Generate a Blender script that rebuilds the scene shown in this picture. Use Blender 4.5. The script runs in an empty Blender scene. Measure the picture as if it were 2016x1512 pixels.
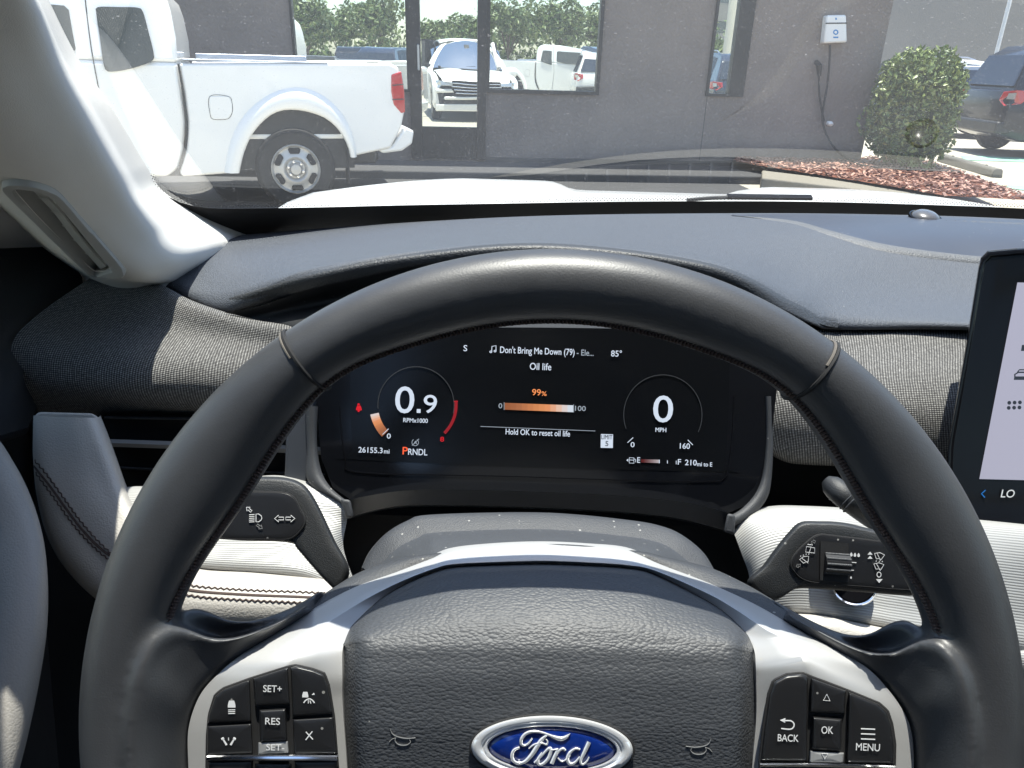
import bpy, bmesh, math, random
from mathutils import Vector, Matrix
from mathutils.bvhtree import BVHTree
random.seed(7)
C_ = bpy.context.scene.collection
R_ = math.radians
V = Vector
# ---------------------------------------------------------------- camera, sky, sun, exposure
PITCH, ROLL, FPX = R_(23.7), R_(1.6), 1456.0
CAM = V((0, 0, 1.37))
FW = V((0, math.cos(PITCH), -math.sin(PITCH)))
U0 = V((0, math.sin(PITCH), math.cos(PITCH)))
R0 = V((1, 0, 0))
RT = R0*math.cos(ROLL) + U0*math.sin(ROLL)
UP = U0*math.cos(ROLL) - R0*math.sin(ROLL)
scene = bpy.context.scene
cd = bpy.data.cameras.new('camera'); cam = bpy.data.objects.new('camera', cd); C_.objects.link(cam)
cam.matrix_world = Matrix(((RT.x, UP.x, -FW.x, CAM.x), (RT.y, UP.y, -FW.y, CAM.y), (RT.z, UP.z, -FW.z, CAM.z), (0, 0, 0, 1)))
cd.sensor_width = 36; cd.lens = FPX/2016*36; cd.clip_start = 0.02; cd.clip_end = 2000
scene.camera = cam
TO_SUN = V((0.03, 0.12, 0.99)).normalized()
w = bpy.data.worlds.new('World'); scene.world = w; w.use_nodes = True
nt = w.node_tree; nt.nodes.clear()
sky = nt.nodes.new('ShaderNodeTexSky'); sky.sky_type = 'NISHITA'; sky.sun_disc = False
sky.sun_elevation = math.asin(TO_SUN.z); sky.sun_rotation = math.atan2(TO_SUN.x, TO_SUN.y)
bg = nt.nodes.new('ShaderNodeBackground'); bg.inputs[1].default_value = 0.15
wo = nt.nodes.new('ShaderNodeOutputWorld')
nt.links.new(sky.outputs[0], bg.inputs[0]); nt.links.new(bg.outputs[0], wo.inputs[0])
sl = bpy.data.lights.new('sun', 'SUN'); sl.energy = 4.6; sl.angle = R_(0.53); sl.color = (1, 0.955, 0.88)
so = bpy.data.objects.new('sun', sl); C_.objects.link(so); so.location = (0, 0, 30)
so.rotation_euler = TO_SUN.to_track_quat('Z', 'Y').to_euler()
vs = scene.view_settings
vs.view_transform = 'Standard'; vs.look = 'None'; vs.gamma = 1; vs.use_curve_mapping = False; vs.exposure = 1.38
scene.cycles.max_bounces = 10; scene.cycles.transparent_max_bounces = 12; scene.cycles.use_denoising = True
scene.cycles.caustics_reflective = False; scene.cycles.caustics_refractive = False
scene.cycles.sample_clamp_indirect = 6

# ---------------------------------------------------------------- rays of the survey of the photo
def ray(px, py): return FW + RT*((px-1008)/FPX) + UP*((756-py)/FPX)
def P(px, py, d): return CAM + ray(px, py)*d
def PY(px, py, y): r = ray(px, py); return CAM + r*(y/r.y)
def PZ(px, py, z): r = ray(px, py); return CAM + r*((z-CAM.z)/r.z)
def PP(px, py, p0, n): r = ray(px, py); return CAM + r*((p0-CAM).dot(n)/r.dot(n))

# ---------------------------------------------------------------- object helpers
ORG = {}
def thing(name, label, cat, loc=(0, 0, 0), group=None):
    o = bpy.data.objects.new(name, None); C_.objects.link(o); o.location = loc; o.empty_display_size = .1
    o['label'] = label; o['category'] = cat
    if group: o['group'] = group
    ORG[o] = V(loc); return o
def tag(o, label, cat, group=None, kind=None):
    if label: o['label'] = label
    if cat: o['category'] = cat
    if group: o['group'] = group
    if kind: o['kind'] = kind
    return o
def struct(o, kind='structure'): o['kind'] = kind; return o
def mesh(name, vf, mat, parent=None, smooth=35, bevel=0, solid=0, subd=0, origin=None, bseg=3, uv=None):
    vs_, fs_ = vf
    og = ORG[parent] if parent is not None else V(origin) if origin is not None else V((0, 0, 0))
    me = bpy.data.meshes.new(name)
    me.from_pydata([tuple(V(v)-og) for v in vs_], [], fs_)
    if uv:                                      # mean arc lengths along a loft give metres in UV
        nc = uv; nr = len(vs_)//nc; uu, vv = [0]*nc, [0]*nr
        for j in range(1, nc): uu[j] = uu[j-1]+sum((V(vs_[i*nc+j])-V(vs_[i*nc+j-1])).length for i in range(nr))/nr
        for i in range(1, nr): vv[i] = vv[i-1]+sum((V(vs_[i*nc+j])-V(vs_[(i-1)*nc+j])).length for j in range(nc))/nc
        ul = me.uv_layers.new(name='uv')
        for lp_ in me.loops: ul.data[lp_.index].uv = (uu[lp_.vertex_index % nc], vv[lp_.vertex_index//nc])
    me.update()
    o = bpy.data.objects.new(name, me); C_.objects.link(o)
    if parent is not None: o.parent = parent
    else: o.location = og
    ORG[o] = og
    if mat: me.materials.append(mat)
    if smooth:
        me.polygons.foreach_set('use_smooth', [True]*len(me.polygons))
        if smooth < 180: me.set_sharp_from_angle(angle=R_(smooth))
    if solid:
        m = o.modifiers.new('solid', 'SOLIDIFY'); m.thickness = abs(solid); m.offset = -1 if solid > 0 else 1
    if bevel:
        m = o.modifiers.new('bevel', 'BEVEL'); m.width = bevel; m.segments = bseg; m.limit_method = 'ANGLE'; m.angle_limit = R_(32)
        m.harden_normals = False
    if subd:
        m = o.modifiers.new('sub', 'SUBSURF'); m.levels = m.render_levels = subd
    return o
def join(*vfs):
    vs_, fs_ = [], []
    for a, b in vfs:
        n = len(vs_); vs_ += list(a); fs_ += [[i+n for i in f] for f in b]
    return vs_, fs_
def cat(p, n, closed=False):
    """Catmull-Rom resample of a list of vectors by arc length"""
    p = [V(q) for q in p]
    if len(p) == 2 and not closed: return [p[0].lerp(p[1], i/(n-1)) for i in range(n)]
    m = len(p); g = (lambda i: p[i % m]) if closed else (lambda i: p[max(0, min(m-1, i))])
    d = []
    for i in range(m if closed else m-1):
        a, b, c, e = g(i-1), g(i), g(i+1), g(i+2)
        for k in range(16):
            t = k/16
            d.append(.5*((2*b)+(c-a)*t+(2*a-5*b+4*c-e)*t*t+(3*b-a-3*c+e)*t**3))
    d.append(g(0) if closed else p[-1])
    L = [0]
    for i in range(1, len(d)): L.append(L[-1]+(d[i]-d[i-1]).length)
    out = []; j = 0; tot = L[-1]
    for i in range(n):
        s = tot*i/(n if closed else n-1)
        while j < len(L)-2 and L[j+1] < s: j += 1
        q = (s-L[j])/max(1e-12, L[j+1]-L[j]); out.append(d[j].lerp(d[j+1], q))
    return out
def lin(p, n, closed=False):
    p = [V(q) for q in p]
    if closed: p = p+[p[0]]
    L = [0]
    for i in range(1, len(p)): L.append(L[-1]+(p[i]-p[i-1]).length)
    out = []; j = 0
    for i in range(n):
        s = L[-1]*i/(n if closed else n-1)
        while j < len(L)-2 and L[j+1] < s: j += 1
        q = (s-L[j])/max(1e-12, L[j+1]-L[j]); out.append(p[j].lerp(p[j+1], min(1, q)))
    return out
def grid(rows, closed=False):
    n = len(rows[0]); vs_ = [v for r in rows for v in r]; fs_ = []
    for i in range(len(rows)-1):
        for j in range(n if closed else n-1):
            k = (j+1) % n
            fs_.append([i*n+j, i*n+k, (i+1)*n+k, (i+1)*n+j])
    return vs_, fs_
def face_cam(vf, to=None):
    """turn the sheet so that it faces the driver"""
    vs_, fs_ = vf; s = 0; to = CAM if to is None else V(to)
    for f in fs_[::max(1, len(fs_)//60)]:
        a, b, c = V(vs_[f[0]]), V(vs_[f[1]]), V(vs_[f[2]])
        s += 1 if (b-a).cross(c-a).dot(to-a) > 0 else -1
    return (vs_, fs_) if s > 0 else (vs_, [f[::-1] for f in fs_])
def loft(curves, n=40, m=None, smooth=True):
    """curves: lists of (px,py,d) or vectors in world; gives a grid through them"""
    cs = [cat(pw(c), n) for c in curves]
    if m:
        cols = [(cat if smooth else lin)([c[j] for c in cs], m) for j in range(n)]
        cs = [[cols[j][i] for j in range(n)] for i in range(m)]
    return face_cam(grid(cs))
def pw(c): return [q if isinstance(q, Vector) else P(*q) for q in c]
def tube(path, r, seg=10, closed=False, caps=True):
    path = [V(p) for p in path]; n = len(path); rows = []; ref = None
    for i, p in enumerate(path):
        a = path[(i-1) % n] if closed or i > 0 else p; b = path[(i+1) % n] if closed or i < n-1 else p
        t = (b-a).normalized()
        if ref is None: ref = t.orthogonal().normalized()
        ref = (ref - t*ref.dot(t)).normalized(); bi = t.cross(ref)
        rr = r[i] if isinstance(r, (list, tuple)) else r
        rows.append([p + ref*(math.cos(k*2*math.pi/seg)*rr) + bi*(math.sin(k*2*math.pi/seg)*rr) for k in range(seg)])
    if closed: rows.append(rows[0])
    vs_, fs_ = grid(rows, True)
    if caps and not closed:
        fs_.append(list(range(seg))[::-1]); k = (n-1)*seg; fs_.append(list(range(k, k+seg)))
    return vs_, fs_
def box(x0, x1, y0, y1, z0, z1):
    v = [(x, y, z) for x in (x0, x1) for y in (y0, y1) for z in (z0, z1)]
    return [V(q) for q in v], [[0, 1, 3, 2], [4, 6, 7, 5], [0, 4, 5, 1], [2, 3, 7, 6], [0, 2, 6, 4], [1, 5, 7, 3]]
def obox(c, ax, ay, az):
    """box with centre c and half axes"""
    c = V(c); v = [c+ax*i+ay*j+az*k for i in (-1, 1) for j in (-1, 1) for k in (-1, 1)]
    return v, [[0, 1, 3, 2], [4, 6, 7, 5], [0, 4, 5, 1], [2, 3, 7, 6], [0, 2, 6, 4], [1, 5, 7, 3]]
def prism(front, back):
    """two matching outlines joined"""
    n = len(front); v = [V(p) for p in front]+[V(p) for p in back]
    f = [list(range(n)), list(range(n, 2*n))[::-1]]
    f += [[i, i+n, (i+1) % n+n, (i+1) % n] for i in range(n)]
    return fix((v, f))
def fix(vf):
    """consistent outward normals"""
    me = bpy.data.meshes.new('t'); me.from_pydata([tuple(q) for q in vf[0]], [], vf[1])
    bm = bmesh.new(); bm.from_mesh(me); bmesh.ops.recalc_face_normals(bm, faces=bm.faces)
    bm.verts.ensure_lookup_table()
    r = [v.co.copy() for v in bm.verts], [[v.index for v in f.verts] for f in bm.faces]
    bm.free(); bpy.data.meshes.remove(me); return r
def lathe(prof, c, ax, seg=40):
    """prof: (radius, along axis)"""
    ax = V(ax).normalized(); u = ax.orthogonal().normalized(); w_ = ax.cross(u); c = V(c)
    rows = [[c+ax*h+(u*math.cos(k*2*math.pi/seg)+w_*math.sin(k*2*math.pi/seg))*r for k in range(seg)] for r, h in prof]
    return fix(grid(rows, True))
def circ(cx, cy, rx, ry=None, n=48, a0=0, a1=360, rot=0):
    ry = rx if ry is None else ry; o = []
    full = abs(a1-a0) >= 360
    for i in range(n):
        a = R_(a0+(a1-a0)*i/(n if full else n-1)); x, y = rx*math.cos(a), ry*math.sin(a)
        c, s = math.cos(R_(rot)), math.sin(R_(rot)); o.append((cx+x*c-y*s, cy+x*s+y*c))
    return o
def dome(out, fn, eh=.004, ch=.001, edge=.12, back=.006, n=72, smooth=True, ctr=None, k=5, q=5):
    """a pad with rounded edge: outline in survey px, fn(px,py,h) -> world, h towards the driver"""
    o = [V((a, b, 0)) for a, b in out]
    o = cat(o, n, True) if smooth else lin(o, n, True)
    c = V((sum(p.x for p in o)/n, sum(p.y for p in o)/n, 0)) if ctr is None else V((ctr[0], ctr[1], 0))
    sh = [(1, -back), (1, 0)]
    for i in range(1, k+1):
        a = i/k*math.pi/2; sh.append((1-edge*(1-math.cos(a)), eh*math.sin(a)))
    for i in range(1, q+1):
        t = i/q; sh.append(((1-edge)*(1-t)+1e-4, eh+ch*(1-(1-t)**2)))
    rows = []
    for s, h in sh: rows.append([fn(c.x+(p.x-c.x)*s, c.y+(p.y-c.y)*s, h) for p in o])
    vs_, fs_ = grid(rows, True); fs_.append(list(range(n))); fs_.append(list(range(len(vs_)-n, len(vs_))))
    return fix((vs_, fs_))
def at(d): return lambda px, py, h=0: P(px, py, d-h)
def slab(out, fn, th, n=None, smooth=False):
    """flat plate with thickness: outline in px"""
    if n: out = [(q.x, q.y) for q in (cat if smooth else lin)([V((a, b, 0)) for a, b in out], n, True)]
    return prism([fn(a, b, 0) for a, b in out], [fn(a, b, -th) for a, b in out])
def ribbon(path, wd, fn, h=.0004, n=None, closed=False):
    """raised stroke following a px polyline, width wd px (float or list)"""
    p = [V((a, b, 0)) for a, b in path]
    if n: p = cat(p, n, closed)
    m = len(p); rows = []
    for i in range(m):
        a = p[(i-1) % m] if closed or i else p[i]; b = p[(i+1) % m] if closed or i < m-1 else p[i]
        t = (b-a).normalized() if (b-a).length > 1e-9 else V((1, 0, 0)); nn = V((-t.y, t.x, 0))
        if isinstance(wd, (list, tuple)):
            f = i/(m-1)*(len(wd)-1); j = min(len(wd)-2, int(f)); ww = wd[j]*(1-(f-j))+wd[j+1]*(f-j)
        else: ww = wd
        rows.append([fn(*(p[i]+nn*(ww/2*s)).xy, z) for s, z in ((-1, -.0002), (-.86, h*.8), (0, h), (.86, h*.8), (1, -.0002))])
    if closed: rows.append(rows[0])
    return face_cam(grid(rows))
_tc = {}
def tmesh(s):
    if s in _tc: return _tc[s]
    cu = bpy.data.curves.new('t', 'FONT'); cu.body = s; cu.resolution_u = 4
    o = bpy.data.objects.new('t', cu); C_.objects.link(o)
    me = bpy.data.meshes.new_from_object(o.evaluated_get(bpy.context.evaluated_depsgraph_get()))
    r = [v.co.copy() for v in me.vertices], [list(p.vertices) for p in me.polygons]
    bpy.data.objects.remove(o); bpy.data.curves.remove(cu); bpy.data.meshes.remove(me)
    _tc[s] = r; return r
def text(s, x0, x1, yb, cap, fn, rot=2.0, shear=0, h=.0003, bold=.17):
    """lettering fitted between x0 and x1 px on baseline yb (at x0), cap height in px"""
    v, f = tmesh(s); xs = [q.x for q in v]; mn, mx = min(xs), max(xs)
    ch = max(q.y for q in tmesh('H')[0]); kx, ky = (x1-x0)/(mx-mn), cap/ch; c, sn = math.cos(R_(rot)), math.sin(R_(rot))
    out = []
    offs = [(0, 0)] if not bold else [(-bold, 0), (bold, 0), (0, bold), (0, -bold)]
    res = ([], [])
    for k, (ox, oy) in enumerate(offs):
        o = []
        for q in v:
            x, y = (q.x-mn)*kx+shear*q.y*ky+ox, q.y*ky+oy
            o.append(fn(x0+x*c+y*sn, yb+x*sn-y*c, h+k*.00004))
        res = join(res, (o, f))
    return face_cam(res)
# ---------------------------------------------------------------- materials
def nd(t, ty, **kw):
    n = t.nodes.new(ty)
    for k, v in kw.items():
        if k.startswith('i_'):
            key = k[2:]; n.inputs[int(key) if key.isdigit() else key].default_value = v
        else: setattr(n, k, v)
    return n
def lk(t, a, b): t.links.new(a, b)
def mth(t, op, a, b=None, c=None):
    n = nd(t, 'ShaderNodeMath', operation=op)
    for i, x in enumerate((a, b, c)):
        if x is None: continue
        if isinstance(x, (int, float)): n.inputs[i].default_value = x
        else: lk(t, x, n.inputs[i])
    return n.outputs[0]
def M(name, col, rough=.5, metal=0, spec=.5, bump=None, var=None, dust=0, emit=0, coat=0, aniso=None, sheen=0):
    m = bpy.data.materials.new(name); m.use_nodes = True; t = m.node_tree; b = t.nodes['Principled BSDF']
    b.inputs['Base Color'].default_value = (*col, 1); b.inputs['Roughness'].default_value = rough
    b.inputs['Metallic'].default_value = metal; b.inputs['Specular IOR Level'].default_value = spec
    if coat: b.inputs['Coat Weight'].default_value = coat; b.inputs['Coat Roughness'].default_value = .04
    if sheen: b.inputs['Sheen Weight'].default_value = sheen; b.inputs['Sheen Roughness'].default_value = .5
    tc = nd(t, 'ShaderNodeTexCoord').outputs['Object']
    colsock = None
    if var:                                     # slow tonal wear: (scale, amount)
        n = nd(t, 'ShaderNodeTexNoise', i_Scale=var[0], i_Detail=5.0, i_Roughness=.6); lk(t, tc, n.inputs['Vector'])
        mx = nd(t, 'ShaderNodeMix', data_type='RGBA'); lk(t, n.outputs[0], mx.inputs[0])
        mx.inputs[6].default_value = (*[c*(1-var[1]) for c in col], 1); mx.inputs[7].default_value = (*[min(1, c*(1+var[1])) for c in col], 1)
        colsock = mx.outputs[2]
        r = mth(t, 'MULTIPLY_ADD', n.outputs[0], .16, rough-.08); lk(t, r, b.inputs['Roughness'])
    if dust:                                    # specks of lint
        vo = nd(t, 'ShaderNodeTexVoronoi', i_Scale=330.0, feature='F1'); lk(t, tc, vo.inputs['Vector'])
        sp = nd(t, 'ShaderNodeSeparateColor'); lk(t, vo.outputs['Color'], sp.inputs[0])
        a = mth(t, 'LESS_THAN', vo.outputs['Distance'], .22); c = mth(t, 'GREATER_THAN', sp.outputs[0], 1-dust)
        f = mth(t, 'MULTIPLY', mth(t, 'MULTIPLY', a, c), .5)
        mx = nd(t, 'ShaderNodeMix', data_type='RGBA'); lk(t, f, mx.inputs[0])
        if colsock: lk(t, colsock, mx.inputs[6])
        else: mx.inputs[6].default_value = (*col, 1)
        mx.inputs[7].default_value = (.42, .41, .38, 1); colsock = mx.outputs[2]
    if colsock: lk(t, colsock, b.inputs['Base Color'])
    if bump:
        kind, sc, dist = bump[:3]
        if kind == 'noise':
            n = nd(t, 'ShaderNodeTexNoise', i_Scale=sc, i_Detail=4.0); lk(t, tc, n.inputs['Vector']); hs = n.outputs[0]
        elif kind == 'voro':
            mp = nd(t, 'ShaderNodeMapping'); mp.inputs['Scale'].default_value = bump[3] if len(bump) > 3 else (1, 1, 1)
            nz = nd(t, 'ShaderNodeTexNoise', i_Scale=sc*.5, i_Detail=2.0); lk(t, tc, nz.inputs['Vector'])
            va = nd(t, 'ShaderNodeVectorMath', operation='MULTIPLY_ADD'); lk(t, nz.outputs['Color'], va.inputs[0])
            va.inputs[1].default_value = (.9/sc,)*3; lk(t, tc, va.inputs[2]); lk(t, va.outputs[0], mp.inputs[0])
            n = nd(t, 'ShaderNodeTexVoronoi', i_Scale=sc, feature='F1'); lk(t, mp.outputs[0], n.inputs['Vector'])
            hs = mth(t, 'SUBTRACT', 1.0, mth(t, 'POWER', n.outputs['Distance'], 1.5))
        elif kind == 'ribs':                    # fine grooves running across, sc = period in m, axis given
            mp = nd(t, 'ShaderNodeVectorMath', operation='DOT_PRODUCT'); lk(t, nd(t, 'ShaderNodeTexCoord').outputs['UV'], mp.inputs[0]); mp.inputs[1].default_value = bump[3]
            hs = mth(t, 'SINE', mth(t, 'MULTIPLY', mp.outputs['Value'], 6.2832/sc))
            hs = mth(t, 'POWER', mth(t, 'MULTIPLY_ADD', hs, .5, .5), .6)
        bp = nd(t, 'ShaderNodeBump', i_Strength=1.0, i_Distance=dist); lk(t, hs, bp.inputs['Height']); lk(t, bp.outputs[0], b.inputs['Normal'])
        if kind == 'ribs':
            mx = nd(t, 'ShaderNodeMix', data_type='RGBA'); lk(t, hs, mx.inputs[0])
            mx.inputs[6].default_value = (*[c*.72 for c in col], 1); mx.inputs[7].default_value = (*col, 1); lk(t, mx.outputs[2], b.inputs['Base Color'])
    if emit:
        b.inputs['Emission Color'].default_value = (*col, 1); b.inputs['Emission Strength'].default_value = emit
    return m
def fabric_mat(name):
    m = bpy.data.materials.new(name); m.use_nodes = True; t = m.node_tree; b = t.nodes['Principled BSDF']
    tc = nd(t, 'ShaderNodeTexCoord').outputs['Object']; sx = nd(t, 'ShaderNodeSeparateXYZ'); lk(t, nd(t, 'ShaderNodeTexCoord').outputs['UV'], sx.inputs[0])
    wb_ = nd(t, 'ShaderNodeTexNoise', i_Scale=90.0, i_Detail=2.0); lk(t, tc, wb_.inputs['Vector'])
    wob = mth(t, 'MULTIPLY_ADD', wb_.outputs[0], .0012, -.0006)
    xx = mth(t, 'ADD', sx.outputs[0], wob); yz = mth(t, 'SUBTRACT', sx.outputs[1], wob)
    k = 6.2832/.0052
    a = mth(t, 'SINE', mth(t, 'MULTIPLY', mth(t, 'ADD', xx, mth(t, 'MULTIPLY', yz, 1.5)), k))
    c = mth(t, 'SINE', mth(t, 'MULTIPLY', mth(t, 'SUBTRACT', xx, mth(t, 'MULTIPLY', yz, 1.5)), k))
    h = mth(t, 'MULTIPLY_ADD', mth(t, 'MULTIPLY', a, c), .5, .5)
    n = nd(t, 'ShaderNodeTexNoise', i_Scale=420.0, i_Detail=2.0); lk(t, tc, n.inputs['Vector'])
    f = mth(t, 'MULTIPLY', mth(t, 'POWER', h, 2.2), mth(t, 'MULTIPLY_ADD', n.outputs[0], 1.6, -.1))
    mx = nd(t, 'ShaderNodeMix', data_type='RGBA'); lk(t, f, mx.inputs[0]); mx.clamp_factor = True
    mx.inputs[6].default_value = (.012, .012, .013, 1); mx.inputs[7].default_value = (.46, .45, .43, 1)
    lk(t, mx.outputs[2], b.inputs['Base Color']); b.inputs['Roughness'].default_value = .85
    bp = nd(t, 'ShaderNodeBump', i_Strength=.8, i_Distance=.0006); lk(t, h, bp.inputs['Height']); lk(t, bp.outputs[0], b.inputs['Normal'])
    return m
def windscreen_mat():
    m = bpy.data.materials.new('windscreen glass'); m.use_nodes = True; t = m.node_tree; t.nodes.clear()
    o = nd(t, 'ShaderNodeOutputMaterial'); tr = nd(t, 'ShaderNodeBsdfTransparent'); tr.inputs[0].default_value = (.92, .95, .93, 1)
    gl = nd(t, 'ShaderNodeBsdfGlossy'); gl.inputs['Roughness'].default_value = .0
    fr = nd(t, 'ShaderNodeFresnel', i_IOR=1.5); mix = nd(t, 'ShaderNodeMixShader')
    lk(t, mth(t, 'MINIMUM', mth(t, 'MULTIPLY', fr.outputs[0], 2.7), 1.0), mix.inputs[0]); lk(t, tr.outputs[0], mix.inputs[1]); lk(t, gl.outputs[0], mix.inputs[2])
    tc = nd(t, 'ShaderNodeTexCoord').outputs['Object']
    mp = nd(t, 'ShaderNodeMapping'); mp.inputs['Scale'].default_value = (.55, .8, 1.3); lk(t, tc, mp.inputs[0])
    nz = nd(t, 'ShaderNodeTexNoise', i_Scale=55.0, i_Detail=3.0); lk(t, mp.outputs[0], nz.inputs['Vector'])
    va = nd(t, 'ShaderNodeVectorMath', operation='MULTIPLY_ADD'); lk(t, nz.outputs['Color'], va.inputs[0]); va.inputs[1].default_value = (.012, .012, .012); lk(t, mp.outputs[0], va.inputs[2])
    vo = nd(t, 'ShaderNodeTexVoronoi', i_Scale=600.0); lk(t, va.outputs[0], vo.inputs['Vector'])
    sp = nd(t, 'ShaderNodeSeparateColor'); lk(t, vo.outputs['Color'], sp.inputs[0])
    big = nd(t, 'ShaderNodeTexNoise', i_Scale=9.0, i_Detail=3.0); lk(t, tc, big.inputs['Vector'])
    rad = mth(t, 'MULTIPLY', mth(t, 'POWER', sp.outputs[1], 1.6), .30)
    sel = mth(t, 'GREATER_THAN', mth(t, 'ADD', sp.outputs[0], mth(t, 'MULTIPLY', big.outputs[0], .5)), .76)
    dot = mth(t, 'MULTIPLY', mth(t, 'LESS_THAN', vo.outputs['Distance'], rad), sel)
    f = mth(t, 'ADD', mth(t, 'MULTIPLY', dot, .13), mth(t, 'MULTIPLY', big.outputs[0], .028))
    df = nd(t, 'ShaderNodeBsdfDiffuse'); df.inputs[0].default_value = (.8, .79, .75, 1)
    tl = nd(t, 'ShaderNodeBsdfTranslucent'); tl.inputs[0].default_value = (.8, .79, .75, 1)
    ad = nd(t, 'ShaderNodeMixShader'); ad.inputs[0].default_value = .7; lk(t, df.outputs[0], ad.inputs[1]); lk(t, tl.outputs[0], ad.inputs[2])
    m2 = nd(t, 'ShaderNodeMixShader'); lk(t, f, m2.inputs[0]); lk(t, mix.outputs[0], m2.inputs[1]); lk(t, ad.outputs[0], m2.inputs[2])
    lk(t, m2.outputs[0], o.inputs[0]); return m
def side_mat():
    m = bpy.data.materials.new('tinted side glass'); m.use_nodes = True; t = m.node_tree; t.nodes.clear()
    o = nd(t, 'ShaderNodeOutputMaterial'); tr = nd(t, 'ShaderNodeBsdfTransparent'); tr.inputs[0].default_value = (.80, .83, .81, 1)
    gl = nd(t, 'ShaderNodeBsdfGlossy'); gl.inputs['Roughness'].default_value = .02; fr = nd(t, 'ShaderNodeFresnel', i_IOR=1.5); mix = nd(t, 'ShaderNodeMixShader')
    lk(t, fr.outputs[0], mix.inputs[0]); lk(t, tr.outputs[0], mix.inputs[1]); lk(t, gl.outputs[0], mix.inputs[2]); lk(t, mix.outputs[0], o.inputs[0]); return m
def mirror_glass(name, tint=(.62, .66, .62), base=(.02, .022, .022), f=.62):
    m = bpy.data.materials.new(name); m.use_nodes = True; t = m.node_tree; t.nodes.clear()
    o = nd(t, 'ShaderNodeOutputMaterial'); df = nd(t, 'ShaderNodeBsdfDiffuse'); df.inputs[0].default_value = (*base, 1)
    gl = nd(t, 'ShaderNodeBsdfGlossy'); gl.inputs['Roughness'].default_value = .0; gl.inputs[0].default_value = (*tint, 1)
    mix = nd(t, 'ShaderNodeMixShader'); mix.inputs[0].default_value = f
    tc = nd(t, 'ShaderNodeTexCoord').outputs['Object']; n = nd(t, 'ShaderNodeTexNoise', i_Scale=1.3, i_Detail=1.0); lk(t, tc, n.inputs['Vector'])
    bp = nd(t, 'ShaderNodeBump', i_Strength=.25, i_Distance=.006); lk(t, n.outputs[0], bp.inputs['Height']); lk(t, bp.outputs[0], gl.inputs['Normal'])
    lk(t, df.outputs[0], mix.inputs[1]); lk(t, gl.outputs[0], mix.inputs[2]); lk(t, mix.outputs[0], o.inputs[0]); return m
def leaf_mat(name, c0, c1):
    m = bpy.data.materials.new(name); m.use_nodes = True; t = m.node_tree; b = t.nodes['Principled BSDF']
    g = nd(t, 'ShaderNodeNewGeometry'); cr = nd(t, 'ShaderNodeMix', data_type='RGBA'); lk(t, g.outputs['Random Per Island'], cr.inputs[0])
    cr.inputs[6].default_value = (*c0, 1); cr.inputs[7].default_value = (*c1, 1); lk(t, cr.outputs[2], b.inputs['Base Color'])
    b.inputs['Roughness'].default_value = .45; b.inputs['Transmission Weight'].default_value = 0
    return m
def ground_mat(name, c0, c1, sc=2.0, fine=60.0, rough=.9, bd=.004):
    m = bpy.data.materials.new(name); m.use_nodes = True; t = m.node_tree; b = t.nodes['Principled BSDF']
    tc = nd(t, 'ShaderNodeTexCoord').outputs['Object']
    n = nd(t, 'ShaderNodeTexNoise', i_Scale=sc, i_Detail=8.0, i_Roughness=.65); lk(t, tc, n.inputs['Vector'])
    n2 = nd(t, 'ShaderNodeTexNoise', i_Scale=fine, i_Detail=4.0); lk(t, tc, n2.inputs['Vector'])
    f = mth(t, 'MULTIPLY_ADD', n2.outputs[0], .5, mth(t, 'MULTIPLY', n.outputs[0], .6)); mx = nd(t, 'ShaderNodeMix', data_type='RGBA'); lk(t, f, mx.inputs[0])
    mx.inputs[6].default_value = (*c0, 1); mx.inputs[7].default_value = (*c1, 1); lk(t, mx.outputs[2], b.inputs['Base Color'])
    b.inputs['Roughness'].default_value = rough; b.inputs['Specular IOR Level'].default_value = .25
    bp = nd(t, 'ShaderNodeBump', i_Strength=1.0, i_Distance=bd); lk(t, n2.outputs[0], bp.inputs['Height']); lk(t, bp.outputs[0], b.inputs['Normal'])
    return m
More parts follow.
